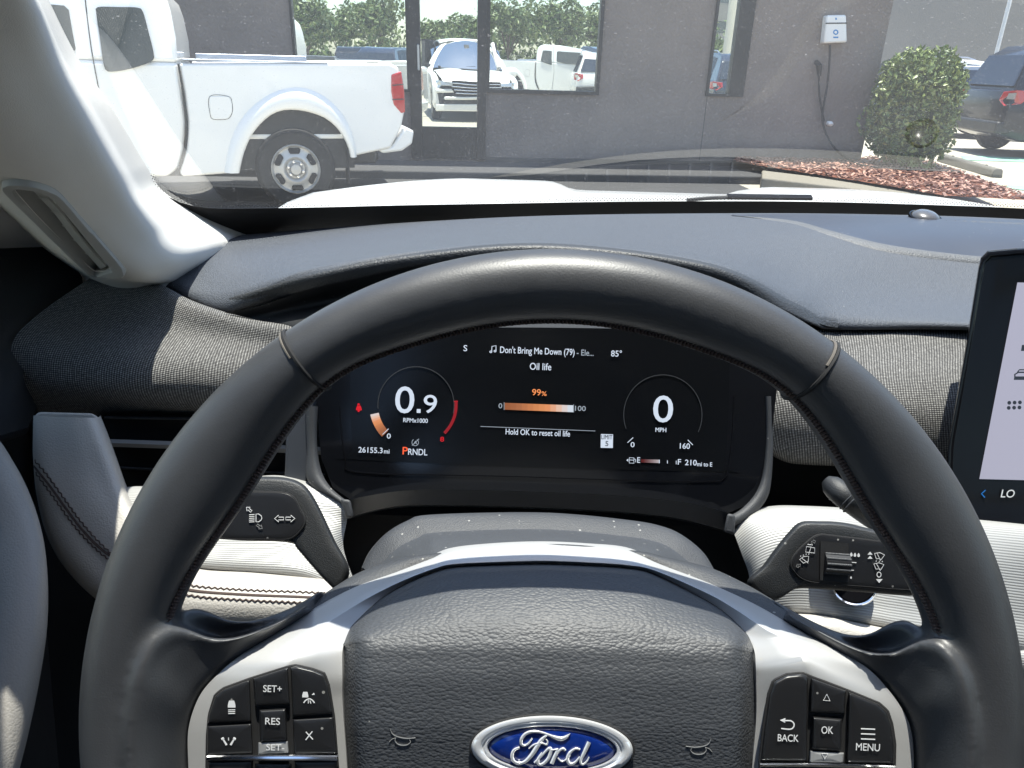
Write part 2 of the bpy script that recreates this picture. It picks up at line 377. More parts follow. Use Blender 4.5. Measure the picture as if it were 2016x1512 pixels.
MT = dict(
    rim=M('smooth black leather', (.037, .038, .041), .44, spec=.55, bump=('noise', 1300, .00007), var=(30, .25)),
    grain=M('grained black leather', (.042, .045, .051), .53, spec=.45, bump=('voro', 950, .00024, (.55, 1, 1)), var=(25, .15), dust=.004),
    pad=M('grey dash skin', (.056, .063, .076), .55, spec=.45, bump=('noise', 700, .0009), var=(430, .55), dust=.004),
    padlip=M('black dash lip skin', (.026, .028, .031), .5, bump=('voro', 520, .00035)),
    smooth=M('smooth blue black dash plastic', (.036, .042, .057), .42, dust=.014, var=(8, .2)),
    fabric=fabric_mat('woven heather fabric'),
    silver=M('satin silver paint', (.40, .40, .40), .36, metal=.25, dust=.004),
    chrome=M('chrome', (.82, .83, .85), .09, metal=1),
    pillar=M('light grey trim cloth', (.74, .725, .69), .9, bump=('noise', 1400, .0003), var=(18, .05)),
    grille=M('grey trim plastic', (.42, .425, .41), .6, var=(20, .1)),
    lthr=M('pale grey leather', (.40, .38, .35), .55, bump=('voro', 700, .0002), var=(14, .06)),
    ribs=M('ribbed silver trim', (.38, .38, .37), .45, metal=.15, bump=('ribs', .0021, .0002, (0, 1, 0))),
    ribsv=M('fluted silver trim', (.55, .55, .54), .4, metal=.3, bump=('ribs', .0042, .0009, (1, .35, 0))),
    blk=M('black moulded plastic', (.017, .018, .019), .5, bump=('noise', 1500, .0003), dust=.012),
    blk2=M('dark grey moulded plastic', (.034, .036, .040), .55, bump=('noise', 1300, .0004), dust=.06, var=(16, .2)),
    frame=M('satin charcoal plastic', (.032, .036, .044), .45, var=(12, .1)),
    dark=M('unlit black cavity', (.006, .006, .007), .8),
    gloss=M('gloss black', (.005, .005, .006), .10, spec=.12),
    lens=M('instrument lens', (.004, .0045, .006), .12, spec=.5, var=(10, .4)),
    btn=M('satin black button', (.012, .012, .013), .36, dust=.035),
    thread=M('brown thread', (.056, .036, .031), .8),
    tan=M('pale seam thread', (.11, .098, .085), .8), bchrome=M('brushed badge metal', (.80, .81, .83), .26, metal=.55), defr=M('defroster panel', (.20, .20, .195), .6, bump=('noise', 700, .0006)), foot=M('silver plastic', (.24, .24, .24), .45),
    mark=M('printed white symbol', (.62, .62, .62), .6),
    markd=M('printed grey symbol', (.20, .20, .20), .6),
    badge=M('blue enamel', (.003, .018, .14), .16, coat=.8),
    doortrim=M('grey door leather', (.27, .255, .235), .6, bump=('voro', 700, .00015)),
    doorblk=M('black door trim', (.022, .024, .028), .7, bump=('noise', 700, .0004)),
    wpaint=M('white car paint', (.80, .795, .77), .32, coat=.6, var=(2, .02)),
    npaint=M('navy car paint', (.012, .020, .045), .25, coat=1),
    bpaint=M('black car paint', (.007, .010, .018), .3, spec=.3, coat=.35),
    tyre=M('tyre rubber', (.018, .018, .018), .8, var=(12, .25)),
    steel=M('silver steel wheel', (.50, .49, .47), .42, metal=.5, var=(18, .12)),
    seam=M('panel gap', (.05, .05, .048), .7),
    red=M('red tail lamp', (.42, .012, .014), .15, coat=1),
    clear=M('clear lamp lens', (.55, .56, .57), .12, metal=.6, coat=1),
    tint=mirror_glass('tinted car glass', (.35, .40, .46), (.03, .034, .04), .24),
    tintp=mirror_glass('grey cab glass', (.30, .32, .31), (.085, .09, .085), .07),
    shop=mirror_glass('reflective shop glass', (.92, .97, .93), (.30, .31, .29), .78),
    bronze=M('dark bronze frame', (.022, .020, .019), .45, metal=.2),
    stucco=M('dark grey brown stucco', (.200, .170, .150), .95, bump=('noise', 24, .014), var=(1.6, .26)),
    farwall=M('grey painted wall', (.25, .24, .225), .9, var=(.5, .08), bump=('noise', 20, .004)),
    conc=ground_mat('pale concrete', (.17, .155, .125), (.30, .275, .225), 1.1, 40),
    lot=ground_mat('sun bleached parking lot', (.34, .315, .26), (.50, .46, .375), .35, 50),
    asph=ground_mat('dark asphalt', (.045, .046, .048), (.10, .10, .10), .8, 90),
    mulch=ground_mat('red mulch bed', (.10, .035, .022), (.30, .12, .075), 14, 90, bd=.02),
    green=M('green lot paint', (.26, .50, .36), .7, var=(3, .3)),
    bark=M('bark', (.10, .075, .055), .9, bump=('noise', 30, .02)),
    leaf=leaf_mat('tree leaves', (.05, .095, .03), (.17, .21, .07)) ,
    leafb=leaf_mat('bush leaves', (.055, .10, .024), (.27, .32, .095)),
    wplast=M('white plastic', (.75, .75, .73), .4),
    bluemark=M('blue printed mark', (.04, .22, .50), .5),
    cable=M('black rubber cable', (.012, .012, .012), .6),
    pole=M('pale painted pole', (.62, .58, .48), .6, var=(1, .1)),
    head=M('pale roof lining', (.66, .65, .62), .95),
    alu=M('galvanised rail', (.42, .46, .54), .4, metal=.7),
    glass=windscreen_mat(), sideglass=side_mat(),
)
def E(name, col, s=1.0):
    m = bpy.data.materials.new(name); m.use_nodes = True; t = m.node_tree; b = t.nodes['Principled BSDF']
    b.inputs['Base Color'].default_value = (0.002, .002, .002, 1); b.inputs['Emission Color'].default_value = (*col, 1); b.inputs['Emission Strength'].default_value = s*.66
    b.inputs['Roughness'].default_value = .3; return m
MT.update(ew=E('lit white glyph', (.62, .70, .82), .62), eg=E('lit grey glyph', (.45, .52, .60), .42), eo=E('lit orange glyph', (.75, .24, .08), .75),
          er=E('lit red glyph', (.80, .01, .02), .5), ed=E('faint lit ring', (.05, .055, .06), .5), es=E('lit lavender screen', (.40, .40, .50), .62),
          ei=E('screen icon ink', (.05, .06, .08), .3), eb=E('lit blue glyph', (.02, .20, .60), .6), ep=E('lit red orange glyph', (.85, .11, .04), .75))
# ================================================================ OUTSIDE: ground, shop, planting
YAW = R_(5.0)
A_ = V((-math.sin(YAW), math.cos(YAW), 0)); T_ = V((math.cos(YAW), math.sin(YAW), 0)); N_ = -A_
W0 = A_*10.3                                    # foot of the camera on the shop wall
def wl(px, py, back=0):                         # (along, height) on the wall plane
    q = PP(px, py, W0+A_*back, N_) - W0; return q.dot(T_), q.z
def wp(t, z, b=0): return W0 + T_*t + A_*b + V((0, 0, z))
def wbox(t0, t1, z0, z1, b0, b1):
    v = [wp(t, z, b) for t in (t0, t1) for b in (b0, b1) for z in (z0, z1)]
    return v, box(0, 1, 0, 1, 0, 1)[1]
def sheet(pts, z): return [V((x, y, z)) for x, y in pts], [list(range(len(pts)))]
def flat(o, z): return sheet([(PZ(a, b, z).x, PZ(a, b, z).y) for a, b in o], z)

struct(mesh('ground', sheet([(-250, -250), (250, -250), (250, 300), (-250, 300)], 0), MT['lot'], smooth=0))
q0, q1 = -16, 5.05
struct(mesh('walkway', wbox(q0, q1+.2, -.05, .10, -1.0, .4), MT['asph'], smooth=0, bevel=.02))
struct(mesh('road_surface', sheet([tuple((W0+T_*a+A_*b).xy) for a, b in ((-16, -3.2), (3.6, -3.2), (3.6, -1.0), (-16, -1.0))], .004), MT['asph'], smooth=0))

# ---- shop building
tl_, tr_ = wl(336, 60)[0], wl(1747, 60)[0]
H_ = 4.6
tx = {k: wl(k, 100)[0] for k in (577, 808, 828, 940, 956, 1184, 1399, 1444, 1474)}
zw1, zw2, zw3 = wl(690, 178)[1], wl(1070, 185)[1], wl(1420, 190)[1]
zd = .13; ztop = 2.75
wall_ = []
def wb(t0, t1, z0, z1): wall_.append(wbox(t0, t1, z0, z1, 0, .35))
wb(tl_, tx[577], 0, H_); wb(tx[577], tx[808], 0, zw1); wb(tx[956], tx[1184], 0, zw2)
wb(tx[1184], tx[1399], 0, H_); wb(tx[1399], tx[1474], 0, zw3); wb(tx[1474], tr_, 0, H_)
wb(tx[577], tx[1184], ztop, H_); wb(tx[1399], tx[1474], ztop, H_); wb(tx[808], tx[956], 0, zd)
shop = thing('shop_building', 'dark stucco shop front with reflective windows and a glass door, behind the white pickup', 'building', wp(0, 0))
mesh('wall', join(*wall_), MT['stucco'], shop, smooth=0)
mesh('side_wall', wbox(tr_-.35, tr_, 0, H_, .35, 9), MT['stucco'], shop, smooth=0)
mesh('side_wall', wbox(tl_, tl_+.35, 0, H_, .35, 9), MT['stucco'], shop, smooth=0)
mesh('roof', wbox(tl_+.35, tr_-.35, H_-.2, H_-.05, .35, 9), MT['asph'], shop, smooth=0)
for tq in (wl(1391, 200)[0],):
    mesh('control_joint', wbox(tq-.004, tq+.004, 0, zw3, -.002, .002), MT['seam'], shop, smooth=0)
mesh('base_band', wbox(tx[956]+.01, tr_, .0, .16, -.012, .0), MT['asph'], shop, smooth=0)
def window(t0, t1, z0, z1, fw=.06, fr=None):
    f = [wbox(t0, t0+fw, z0, z1, -.03, .12), wbox(t1-(fr or fw), t1, z0, z1, -.03, .12), wbox(t0+fw, t1-(fr or fw), z0, z0+fw, -.03, .12), wbox(t0+fw, t1-(fr or fw), z1-fw, z1, -.03, .12)]
    w_ = mesh('window', join(*f), MT['bronze'], shop, smooth=0)
    mesh('pane', wbox(t0+fw, t1-(fr or fw), z0+fw, z1-fw, .035, .05), MT['shop'], w_, smooth=0)
window(tx[577], tx[808]-.02, zw1, ztop, .03)
window(tx[956]+.01, tx[1184], zw2, ztop, .045)
window(tx[1399], tx[1474], zw3, ztop, .035, tx[1474]-tx[1444])
dz = wl(880, 250)[1]
dr = mesh('door', join(wbox(tx[808]-.018, tx[828], zd, ztop, -.06, .1), wbox(tx[940], tx[956]+.008, zd, ztop, -.06, .1),
     wbox(tx[828], tx[940], zd, dz, -.02, .07), wbox(tx[828], tx[940], ztop-.1, ztop, -.02, .07)), MT['bronze'], shop, smooth=0)
mesh('pane', wbox(tx[828], tx[940], dz, ztop-.1, .02, .04), MT['shop'], dr, smooth=0)
hx, hz0 = wl(825, 137)[0], wl(825, 137)[1]
mesh('handle', join(tube([wp(hx, hz0, -.06), wp(hx, hz0, -.12), wp(hx, hz0+.28, -.12), wp(hx, hz0+.28, -.06)], .014, 8)), MT['steel'], dr)

# ---- ev charger, its cables
ct, cz = wl(1637, 58)
ch = thing('ev_charger', 'small white charging box with a blue mark on the shop wall', 'charger', wp(ct, cz))
ot = [wl(*q) for q in ((1619, 31), (1657, 30), (1659, 84), (1613, 86))]
mesh('body', prism([wp(t, z, -.13) for t, z in ot], [wp(t, z, 0) for t, z in ot]), MT['wplast'], ch, bevel=.025)
sm = [wl(*q) for q in ((1617, 45.5), (1658, 45), (1658, 47.5), (1617, 48))]
mesh('seam_line', prism([wp(t, z, -.134) for t, z in sm], [wp(t, z, -.12) for t, z in sm]), MT['blk'], ch, smooth=0)
fnw = lambda a, b, h=0: wp(*wl(a, b), -.132-h)
for q in (ribbon(circ(1636, 64, 4, n=16), 2.6, fnw, .001, closed=True), ribbon([(1631, 74), (1641, 74)], 3, fnw, .001), ribbon([(1636, 36), (1637, 40)], 3, fnw, .001)): mesh('logo', q, MT['bluemark'], ch)
cbl = [(1634, 88, -.1), (1633, 120, -.09), (1629, 165, -.08), (1622, 205, -.09), (1619, 235, -.1), (1627, 265, -.12), (1642, 290, -.2)]
pts = [wp(*wl(a, b, k), k) for a, b, k in cbl]+[PZ(1665, 310, .25), PZ(1700, 326, .23), PZ(1790, 334, .23), PZ(1900, 338, .22)]
tag(mesh('charging_cable', tube(cat(pts, 60), .014, 8), MT['cable']), 'black cable hanging from the white charging box down onto the mulch', 'cable')
cb2 = [(1607, 132), (1608, 180), (1613, 215), (1618, 238)]
hang = thing('cable_plug', 'black charging plug hung on the wall below the white box', 'plug', wp(*wl(1608, 160)))
mesh('cord', tube(cat([wp(*wl(a, b), -.07) for a, b in cb2], 24), .013, 8), MT['cable'], hang)
mesh('plug', tube([wp(*wl(1606, 122), -.02), wp(*wl(1606, 130), -.1), wp(*wl(1607, 150), -.09)], [.03, .04, .022], 10), MT['cable'], hang)
mesh('cap', dome(circ(1626, 242, 5), fnw, .03, .02, .5, .05, 20), MT['wplast'], hang)

# ---- mulch bed, kerb and marks on the right
bed = [(1440, 303), (1530, 304), (1720, 311), (1830, 318), (1905, 345), (2040, 395), (1860, 385), (1700, 358), (1520, 330), (1450, 318)]
struct(mesh('mulch_bed', flat(bed, .2), MT['mulch'], smooth=0))
rb = []
bp_ = [PZ(a, b, .2) for a, b in bed]
def inside(p, poly):
    c = False
    for i in range(len(poly)):
        a, b = poly[i], poly[i-1]
        if (a.y > p.y) != (b.y > p.y) and p.x < (b.x-a.x)*(p.y-a.y)/(b.y-a.y)+a.x: c = not c
    return c
n = 0
while n < 2600:
    p = V((random.uniform(2, 9), random.uniform(7, 12.5), .205+random.random()*.025))
    if not inside(p, bp_): continue
    n += 1; a = random.uniform(0, 3.14); tl2 = random.uniform(-.4, .4); s = random.uniform(.6, 1.5)
    u = V((math.cos(a), math.sin(a), tl2)).normalized()*.032*s; v_ = V((-math.sin(a), math.cos(a), random.uniform(-.3, .3))).normalized()*.011*s
    rb.append(obox(p, u, v_, u.cross(v_).normalized()*.004))
mm = leaf_mat('bark chips', (.14, .06, .042), (.52, .30, .22))
struct(mesh('mulch_chips', join(*rb), mm, smooth=0), 'stuff')
kerb = [(1500, 335), (1700, 359), (1880, 388), (1860, 402), (1690, 372), (1500, 350)]
struct(mesh('kerb', prism([PZ(a, b, .17) for a, b in kerb], [PZ(a, b, .17)-V((0, 0, .19)) for a, b in kerb]), MT['conc'], smooth=0, bevel=.02))
for i, q in enumerate((((1890, 306), (2080, 312), (2080, 321), (1900, 315)), ((1962, 362), (2080, 371), (2080, 382), (1990, 371)))):
    struct(mesh('road_marking', flat(q, .008), MT['green'], smooth=0))
ws = thing('wheel_stop', 'weathered grey concrete wheel stop on the lot beside the mulch', 'wheel stop', PZ(1905, 330, 0))
a, b = PZ(1853, 318, 0), PZ(1962, 350, 0); ax = (b-a).normalized(); sd = V((-ax.y, ax.x, 0))
pr = [(-.08, 0), (-.065, .10), (-.04, .125), (.04, .125), (.065, .10), (.08, 0)]
mesh('block', prism([a+sd*x+V((0, 0, z)) for x, z in pr], [b+sd*x+V((0, 0, z)) for x, z in pr]), ground_mat('weathered concrete', (.09, .09, .08), (.22, .21, .19), 3, 50), ws, smooth=0, bevel=.012)
for k in (.2, .8): mesh('anchor_bolt', lathe([(.018, 0), (.018, .012), (.001, .014)], a.lerp(b, k)+V((0, 0, .124)), (0, 0, 1), 12), MT['seam'], ws)

# ---- foliage
def leaves(n, shape, size, rng):
    vs_, fs_ = [], []
    for _ in range(n):
        p = shape(rng); a = V((rng.gauss(0, 1), rng.gauss(0, 1), rng.gauss(0, 1))).normalized(); u = a.orthogonal().normalized()
        u = (Matrix.Rotation(rng.random()*6.28, 3, a) @ u); w_ = a.cross(u); s = size*rng.uniform(.6, 1.4); k = len(vs_)
        vs_ += [p-u*s, p+w_*s*.45+a*s*.12, p+u*s, p-w_*s*.45+a*s*.12]; fs_.append([k, k+1, k+2, k+3])
    return vs_, fs_
rg = random.Random(3)
bc = PY(1800, 305, 10.3); b_c = V((bc.x-.14, 10.3, bc.z+.60))
lump = [(rg.uniform(-.38, .38), rg.uniform(-.36, .36), rg.uniform(-.52, .44), rg.uniform(.16, .25)) for _ in range(26)]
def bush_shape(r):
    if r.random() < .72:
        th, ph = r.uniform(0, 6.28), math.acos(r.uniform(-1, 1)); k = r.uniform(.70, 1.02)
        f = 1+.07*math.sin(5*th+2)*math.sin(4*ph)+.05*math.sin(9*th)*math.cos(7*ph)
        sx_ = lambda v: math.copysign(abs(v)**.75, v)
        d = V((math.sin(ph)*math.cos(th), math.sin(ph)*math.sin(th), math.cos(ph)))
        return b_c + V((sx_(d.x)*.50, sx_(d.y)*.48, sx_(d.z)*.68))*k*f
    x, y, z, q = r.choice(lump); d = V((r.gauss(0, 1), r.gauss(0, 1), r.gauss(0, 1))).normalized()*q
    return b_c + V((x*.9, y, z)) + d
bu = thing('bush', 'rounded green clipped bush at the corner of the shop wall', 'bush', (b_c.x, b_c.y, 0))
mesh('foliage', leaves(15000, bush_shape, .040, rg), MT['leafb'], bu, smooth=0)
mesh('stem', join(*[tube([V((b_c.x+dx*.3, b_c.y+dy*.3, .05)), V((b_c.x+dx, b_c.y+dy, .6))], [.03, .015], 6) for dx, dy in ((-.2, 0), (.2, .1), (0, -.2), (.05, .25))]), MT['bark'], bu)

def tree(x, y, h, cr, seed, label, group, trunk_h=.2, n=3600, lean=0):
    r = random.Random(seed); t = thing('broadleaf_tree', label, 'tree', (x, y, 0), group)
    o = V((x, y, 0)); top = o+V((lean, 0, h*trunk_h)); limbs = []
    tr_ = [tube([o, o.lerp(top, .5)+V((.06, .03, 0)), top], [.03*h**.9*.6, .022*h*.7, .016*h*.7], 8)]; clump = []
    for k in range(9):
        a = k*2.4+r.random(); e = top+V((math.cos(a)*cr*r.uniform(.3, .8), math.sin(a)*cr*r.uniform(.3, .8), h*r.uniform(.18, .55)))
        m = top.lerp(e, .5)+V((0, 0, h*.05)); tr_.append(tube([top-V((0, 0, h*.04)), m, e], [.01*h, .006*h, .002*h], 6)); clump.append((e, cr*r.uniform(.32, .52)))
        clump.append((m+V((r.uniform(-1, 1)*cr*.3, r.uniform(-1, 1)*cr*.3, h*.12)), cr*r.uniform(.22, .4)))
    mesh('trunk', join(*tr_), MT['bark'], t)
    def sh(q):
        c, s = q.choice(clump); d = V((q.gauss(0, 1), q.gauss(0, 1), q.gauss(0, .8))).normalized()*s*q.uniform(.55, 1.0)**.5; return c+d
    mesh('crown', leaves(n, sh, .26, r), MT['leaf'], t, smooth=0)
    return t
def mir(px, dist, z=0):
    """where a thing must stand for the shop glass to show it at this px, dist along the ray's ground run"""
    r = ray(px, 120); h = V((r.x, r.y, 0)).normalized(); p = V((0, 0, 0))+h*dist; q = p-W0
    p = p - N_*(2*q.dot(N_)); return V((p.x, p.y, z))
tl = ['tall round crowned tree behind the parked cars, mirrored in the shop window', 'slim loose crowned tree across the lot, mirrored beside the glass door', 'broad dark tree across the lot, mirrored above the white cars',
      'low spreading tree across the lot, mirrored at the edge of the window', 'airy tree with gaps in the crown, mirrored over the parked pickups', 'wide pale green tree standing behind the light pole', 'small young tree at the end of the car row', 'dense tree behind the navy pickup, mirrored low in the glass', 'leaning tree at the far side of the lot']
for i, (px, ds, h, cr) in enumerate(((605, 70, 6.6, 2.8), (672, 92, 7.4, 3.3), (745, 84, 8.2, 3.2), (868, 96, 7.6, 3.4), (930, 82, 6.6, 2.8), (1000, 92, 9.4, 3.8), (1095, 78, 7.4, 3.4), (1412, 90, 4.8, 2.0), (1170, 94, 9.0, 3.8))):
    p = mir(px, ds); tree(p.x, p.y, h, cr, 20+i, tl[i], 'trees across the lot behind us')
hg = [mir(px, 105) for px in range(480, 1560, 60)]
def hsh(r):
    i = r.randrange(len(hg)); return hg[i]+V((r.uniform(-3.2, 3.2), r.uniform(-1.2, 1.2), abs(r.gauss(0, 1))*2.6*(.6+.4*math.sin(i*1.7))))
struct(mesh('far_woods', leaves(9000, hsh, .42, random.Random(9)), MT['leaf'], smooth=0), 'stuff')
# light pole and far office seen in the narrow window
p = mir(1431, 31)
po = thing('light_pole', 'pale tapering light pole across the lot, mirrored in the narrow window', 'light pole', p)
mesh('shaft', tube([p+V((0, 0, .5)), p+V((0, 0, 9))], [.21, .15], 16), MT['pole'], po)
mesh('base', lathe([(.001, 0), (.34, 0), (.34, .5), (.30, .55), (.001, .56)], p, (0, 0, 1), 24), MT['conc'], po)
mesh('lamp_head', box(p.x-.9, p.x+.9, p.y-.2, p.y+.2, 9, 9.15), MT['bronze'], po, smooth=0, bevel=.03)
p = mir(1462, 120)
of = thing('office_block', 'pale distant office block with blue window bands behind the light pole', 'building', p)
fl = [box(p.x-9, p.x+9, p.y-5, p.y+5, z, z+2.0) for z in (0, 3.4, 6.8)]
mesh('wall', join(*fl), MT['farwall'], of, smooth=0)
mesh('window', join(*[box(p.x-8.9, p.x+8.9, p.y-4.9, p.y+4.9, z, z+1.4) for z in (2, 5.4, 8.8)]), MT['tint'], of, smooth=0)
mesh('roof', box(p.x-9.2, p.x+9.2, p.y-5.2, p.y+5.2, 10.2, 10.8), MT['farwall'], of, smooth=0)
# grey wall beyond the corner, with its pale downpipe
g0 = PY(1740, 60, 27); gx0 = g0.x-2
gw = thing('grey_building', 'long plain grey building wall beyond the parked cars', 'building', (gx0, 27, 0))
mesh('wall', box(gx0, gx0+36, 27, 34, 0, 6.5), MT['farwall'], gw, smooth=0)
mesh('roof', box(gx0-.2, gx0+36.2, 26.8, 34.2, 6.5, 6.8), MT['bronze'], gw, smooth=0)
pa = PY(1990, 0, 20)
pp_ = thing('sign_pole', 'thin white pole standing behind the black car', 'pole', (pa.x, 20, 0))
mesh('shaft', tube([V((pa.x, 20, 0)), V((pa.x-.02, 20, 3.6))], .045, 10), MT['wplast'], pp_)
mesh('cap', lathe([(.001, .02), (.055, 0), (.055, -.06), (.001, -.06)], V((pa.x-.02, 20, 3.62)), (0, 0, 1), 12), MT['wplast'], pp_)

# ================================================================ VEHICLES OUTSIDE
def wheel(root, c, ax, r, w_, spokes, detail=True, n=6):
    """tyre + rim; ax points outwards"""
    c, ax = V(c), V(ax)
    ty = mesh('wheel', lathe([(r*.60, -w_), (r*.86, -w_), (r*.97, -w_*.86), (r, -w_*.6), (r, -w_*.15), (r*.975, -.02), (r*.9, .006), (r*.74, .004), (r*.625, -.008), (r*.60, -.03)], c, ax, 56), MT['tyre'], root)
    u = V((0, 0, 1)); s = ax.cross(u).normalized()
    if spokes == 'steel':
        prof = [(r*.615, -.06), (r*.62, -.004), (r*.595, .006), (r*.575, -.006), (r*.55, -.022), (r*.50, -.024), (r*.40, -.006), (r*.31, .004), (r*.27, -.006), (r*.235, -.028), (r*.19, -.024), (r*.14, .0), (r*.125, .022), (r*.001, .026)]
        mesh('rim', lathe(prof, c, ax, 56), MT['steel'], ty)
        sl_ = []
        for k in range(n):
            a = k*2*math.pi/n+math.pi/2; d = s*math.cos(a)+u*math.sin(a); e = s*-math.sin(a)+u*math.cos(a)
            o = c+d*r*.462+ax*-.0135
            oo = [(x*.052*r/.37, y*.026*r/.37) for x, y in ((-1, -.4), (-.75, -1), (.75, -1), (1, -.4), (1.1, .5), (.85, 1), (-.85, 1), (-1.1, .5))]
            sl_.append(prism([o+e*x+d*y+ax*(.010-.10*y/r) for x, y in oo], [o+e*x+d*y-ax*.03 for x, y in oo]))
        for q in sl_ if detail else (): mesh('slot', q, MT['dark'], ty, smooth=0)
        nu = []
        for k in range(n):
            a = k*2*math.pi/n+.3; d = s*math.cos(a)+u*math.sin(a); nu.append(lathe([(.016, -.03), (.016, .0), (.010, .006), (.001, .007)], c+d*r*.19, ax, 10))
        for q in nu if detail else (): mesh('lug_nut', q, MT['chrome'], ty)
    else:
        mesh('rim', lathe([(r*.62, -.06), (r*.62, .002), (r*.585, .002), (r*.56, -.05), (r*.2, -.06), (r*.001, -.06)], c, ax, 40), MT['tyre'], ty)
        sp_ = [lathe([(r*.16, -.05), (r*.15, -.01), (r*.001, -.005)], c, ax, 20), lathe([(r*.615, -.05), (r*.615, .004), (r*.57, .004), (r*.56, -.05)], c, ax, 40)]
        for k in range(n):
            a = k*2*math.pi/n+math.pi/2; d = s*math.cos(a)+u*math.sin(a); e = s*-math.sin(a)+u*math.cos(a)
            sp_.append(obox(c+d*r*.35-ax*.022, d*r*.24, e*r*.06, ax*.018))
        mesh('spoke', join(*sp_), MT['steel'], ty)
    return ty
def arch(cx, cz, r, a0, a1, n=18): return [(cx+r*math.cos(R_(a0+(a1-a0)*i/n)), cz+r*math.sin(R_(a0+(a1-a0)*i/n))) for i in range(n+1)]

YT = R_(19); TT = V((math.cos(YT), math.sin(YT), 0)); NT = V((math.sin(YT), -math.cos(YT), 0))
wc = PY(583, 335, 7.25); TB = V((wc.x, wc.y, 0))+NT*.05
def tk(*pts):
    """survey px on the seen flank of the pickup -> its own (x, z)"""
    o = []
    for a, b in pts:
        q = PP(a, b, TB, NT)-TB; o.append((q.dot(TT), q.z))
    return o
def smooth2(p, n, closed=True): return [(q.x, q.y) for q in cat([V((a, b, 0)) for a, b in p], n, closed)]
def pickup(label, paint, loc, rz, group=None, name='pickup_truck'):
    """local x: + towards the tail, local y: 0 at the seen side, + away; origin under the rear axle of the seen side"""
    root = thing(name, label, 'pickup', (0, 0, 0), group); W = 1.84
    WR = .368; wz = tk((583, 335))[0][1]
    side = lambda prof, y0, y1: prism([V((x, y0, z)) for x, z in prof], [V((x, y1, z)) for x, z in prof])
    ain = smooth2(tk((690, 309), (684, 285), (664, 252), (634, 229), (585, 216), (540, 222), (502, 256), (481, 298), (471, 340)), 26, False)
    aout = smooth2(tk((703, 309), (696, 270), (676, 226), (636, 187), (585, 171), (530, 185), (481, 225), (452, 280), (441, 340)), 26, False)
    bed = tk((352, 125), (560, 124), (768, 124), (785, 133), (792, 175), (796, 222), (790, 252), (769, 292)) + ain + tk((420, 344), (358, 348), (353, 338), (366, 292), (370, 240), (363, 180))
    zr = bed[1][1]; xf, xb = bed[0][0], bed[3][0]
    bs = [side(bed, 0, .09), side(bed, W-.09, W)]
    bs += [box(xf+.06, xf+.13, .095, W-.095, .5, zr-.03), box(xb-.09, xb-.03, .095, W-.095, .62, zr-.05), box(xf+.13, xb-.09, .095, W-.095, .62, .68)]
    mesh('bed', join(*bs), paint, root, smooth=30, bevel=.028)
    for y, s in ((0, 1), (W, -1)):
        rr = []
        for t, out in ((-.02, .02), (0, -.03), (.12, -.045), (.55, -.05), (.85, -.022), (1.0, .004), (1.04, .02)):
            rr.append([V((a[0]*(1-t)+b[0]*t, y+s*out, a[1]*(1-t)+b[1]*t)) for a, b in zip(ain, aout)])
        mesh('fender_flare', fix(grid(rr)), paint, root, smooth=60)
    for y0, y1 in ((.10, .5), (W-.5, W-.10)): mesh('wheel_well', side(arch(0, wz, .56, 0, 180), y0, y1), MT['blk'], root, smooth=0)
    # cab
    lo = tk((349, 123), (357, 180), (364, 240), (361, 290), (350, 332), (330, 348), (200, 352)) + [(-3.6, .42), (-3.55, .60), (-3.55, 1.02), (-3.45, zr)]
    zb = lo[0][1]
    up = [lo[0]] + tk((345, 75), (333, 18), (322, -12), (300, -34), (262, -44), (100, -46)) + [(-2.75, 1.70), (-3.35, zr)]
    yy = lambda z: .0 if z < zb else (z-zb)*.22
    c2 = prism([V((x, yy(z), z)) for x, z in up], [V((x, W-yy(z), z)) for x, z in up])
    mesh('cab', join(side(lo, 0, W), c2), paint, root, smooth=30, bevel=.035)
    mesh('bonnet', side([(-3.50, 1.15), (-4.28, 1.02), (-4.40, .84), (-4.42, .42), (-3.62, .42)], .02, W-.02), paint, root, smooth=30, bevel=.05)
    w1 = smooth2(tk((190, 13), (235, 13), (268, 14), (279, 22), (291, 62), (302, 104), (299, 120), (258, 135), (218, 141), (206, 131), (196, 75), (187, 24)), 60)
    w2 = tk((-150, 8), (100, 8), (122, 10), (131, 18), (140, 60), (148, 96), (142, 106), (-20, 118), (-230, 122))
    for wv in (w1, w2):
        a = [V((x, yy(z)-.022, z)) for x, z in wv]; b = [V((x, yy(z)+.01, z)) for x, z in wv]
        mesh('window', prism(a, b), MT['tintp'], root, smooth=0)
        mesh('window', prism([V((p.x, W-p.y, p.z)) for p in a], [V((p.x, W-p.y, p.z)) for p in b]), MT['tintp'], root, smooth=0)
    rw = [(xf-.09, .35, zr+.12), (xf-.09, W-.35, zr+.12), (xf-.17, W-.42, zr+.42), (xf-.17, .42, zr+.42)]
    mesh('rear_window', prism([V((a+.03, b, c)) for a, b, c in rw], [V((a-.05, b, c)) for a, b, c in rw]), MT['tint'], root, smooth=0)
    def gap(pts, wd=.005, e=.003): return tube(cat([V((x, yy(z)-e, z)) for x, z in pts], 30), wd, 5)
    mesh('door_gap', gap(tk((160, -30), (168, 30), (182, 110), (200, 200), (226, 300), (236, 338)), .0045), MT['seam'], root)
    mesh('cab_gap', gap(tk((351, 126), (360, 180), (368, 240), (365, 292), (353, 333), (346, 345)), .0095, .001), MT['blk'], root)
    fd = tk((413, 190), (450, 190), (457, 204), (457, 222), (448, 234), (421, 235), (414, 226))
    fl_ = mesh('fuel_flap', side(fd, -.005, .004), paint, root, smooth=30, bevel=.004)
    mesh('flap_gap', tube(smooth3([V((x, -.0015, z)) for x, z in fd]), .0022, 5, True), MT['seam'], fl_)
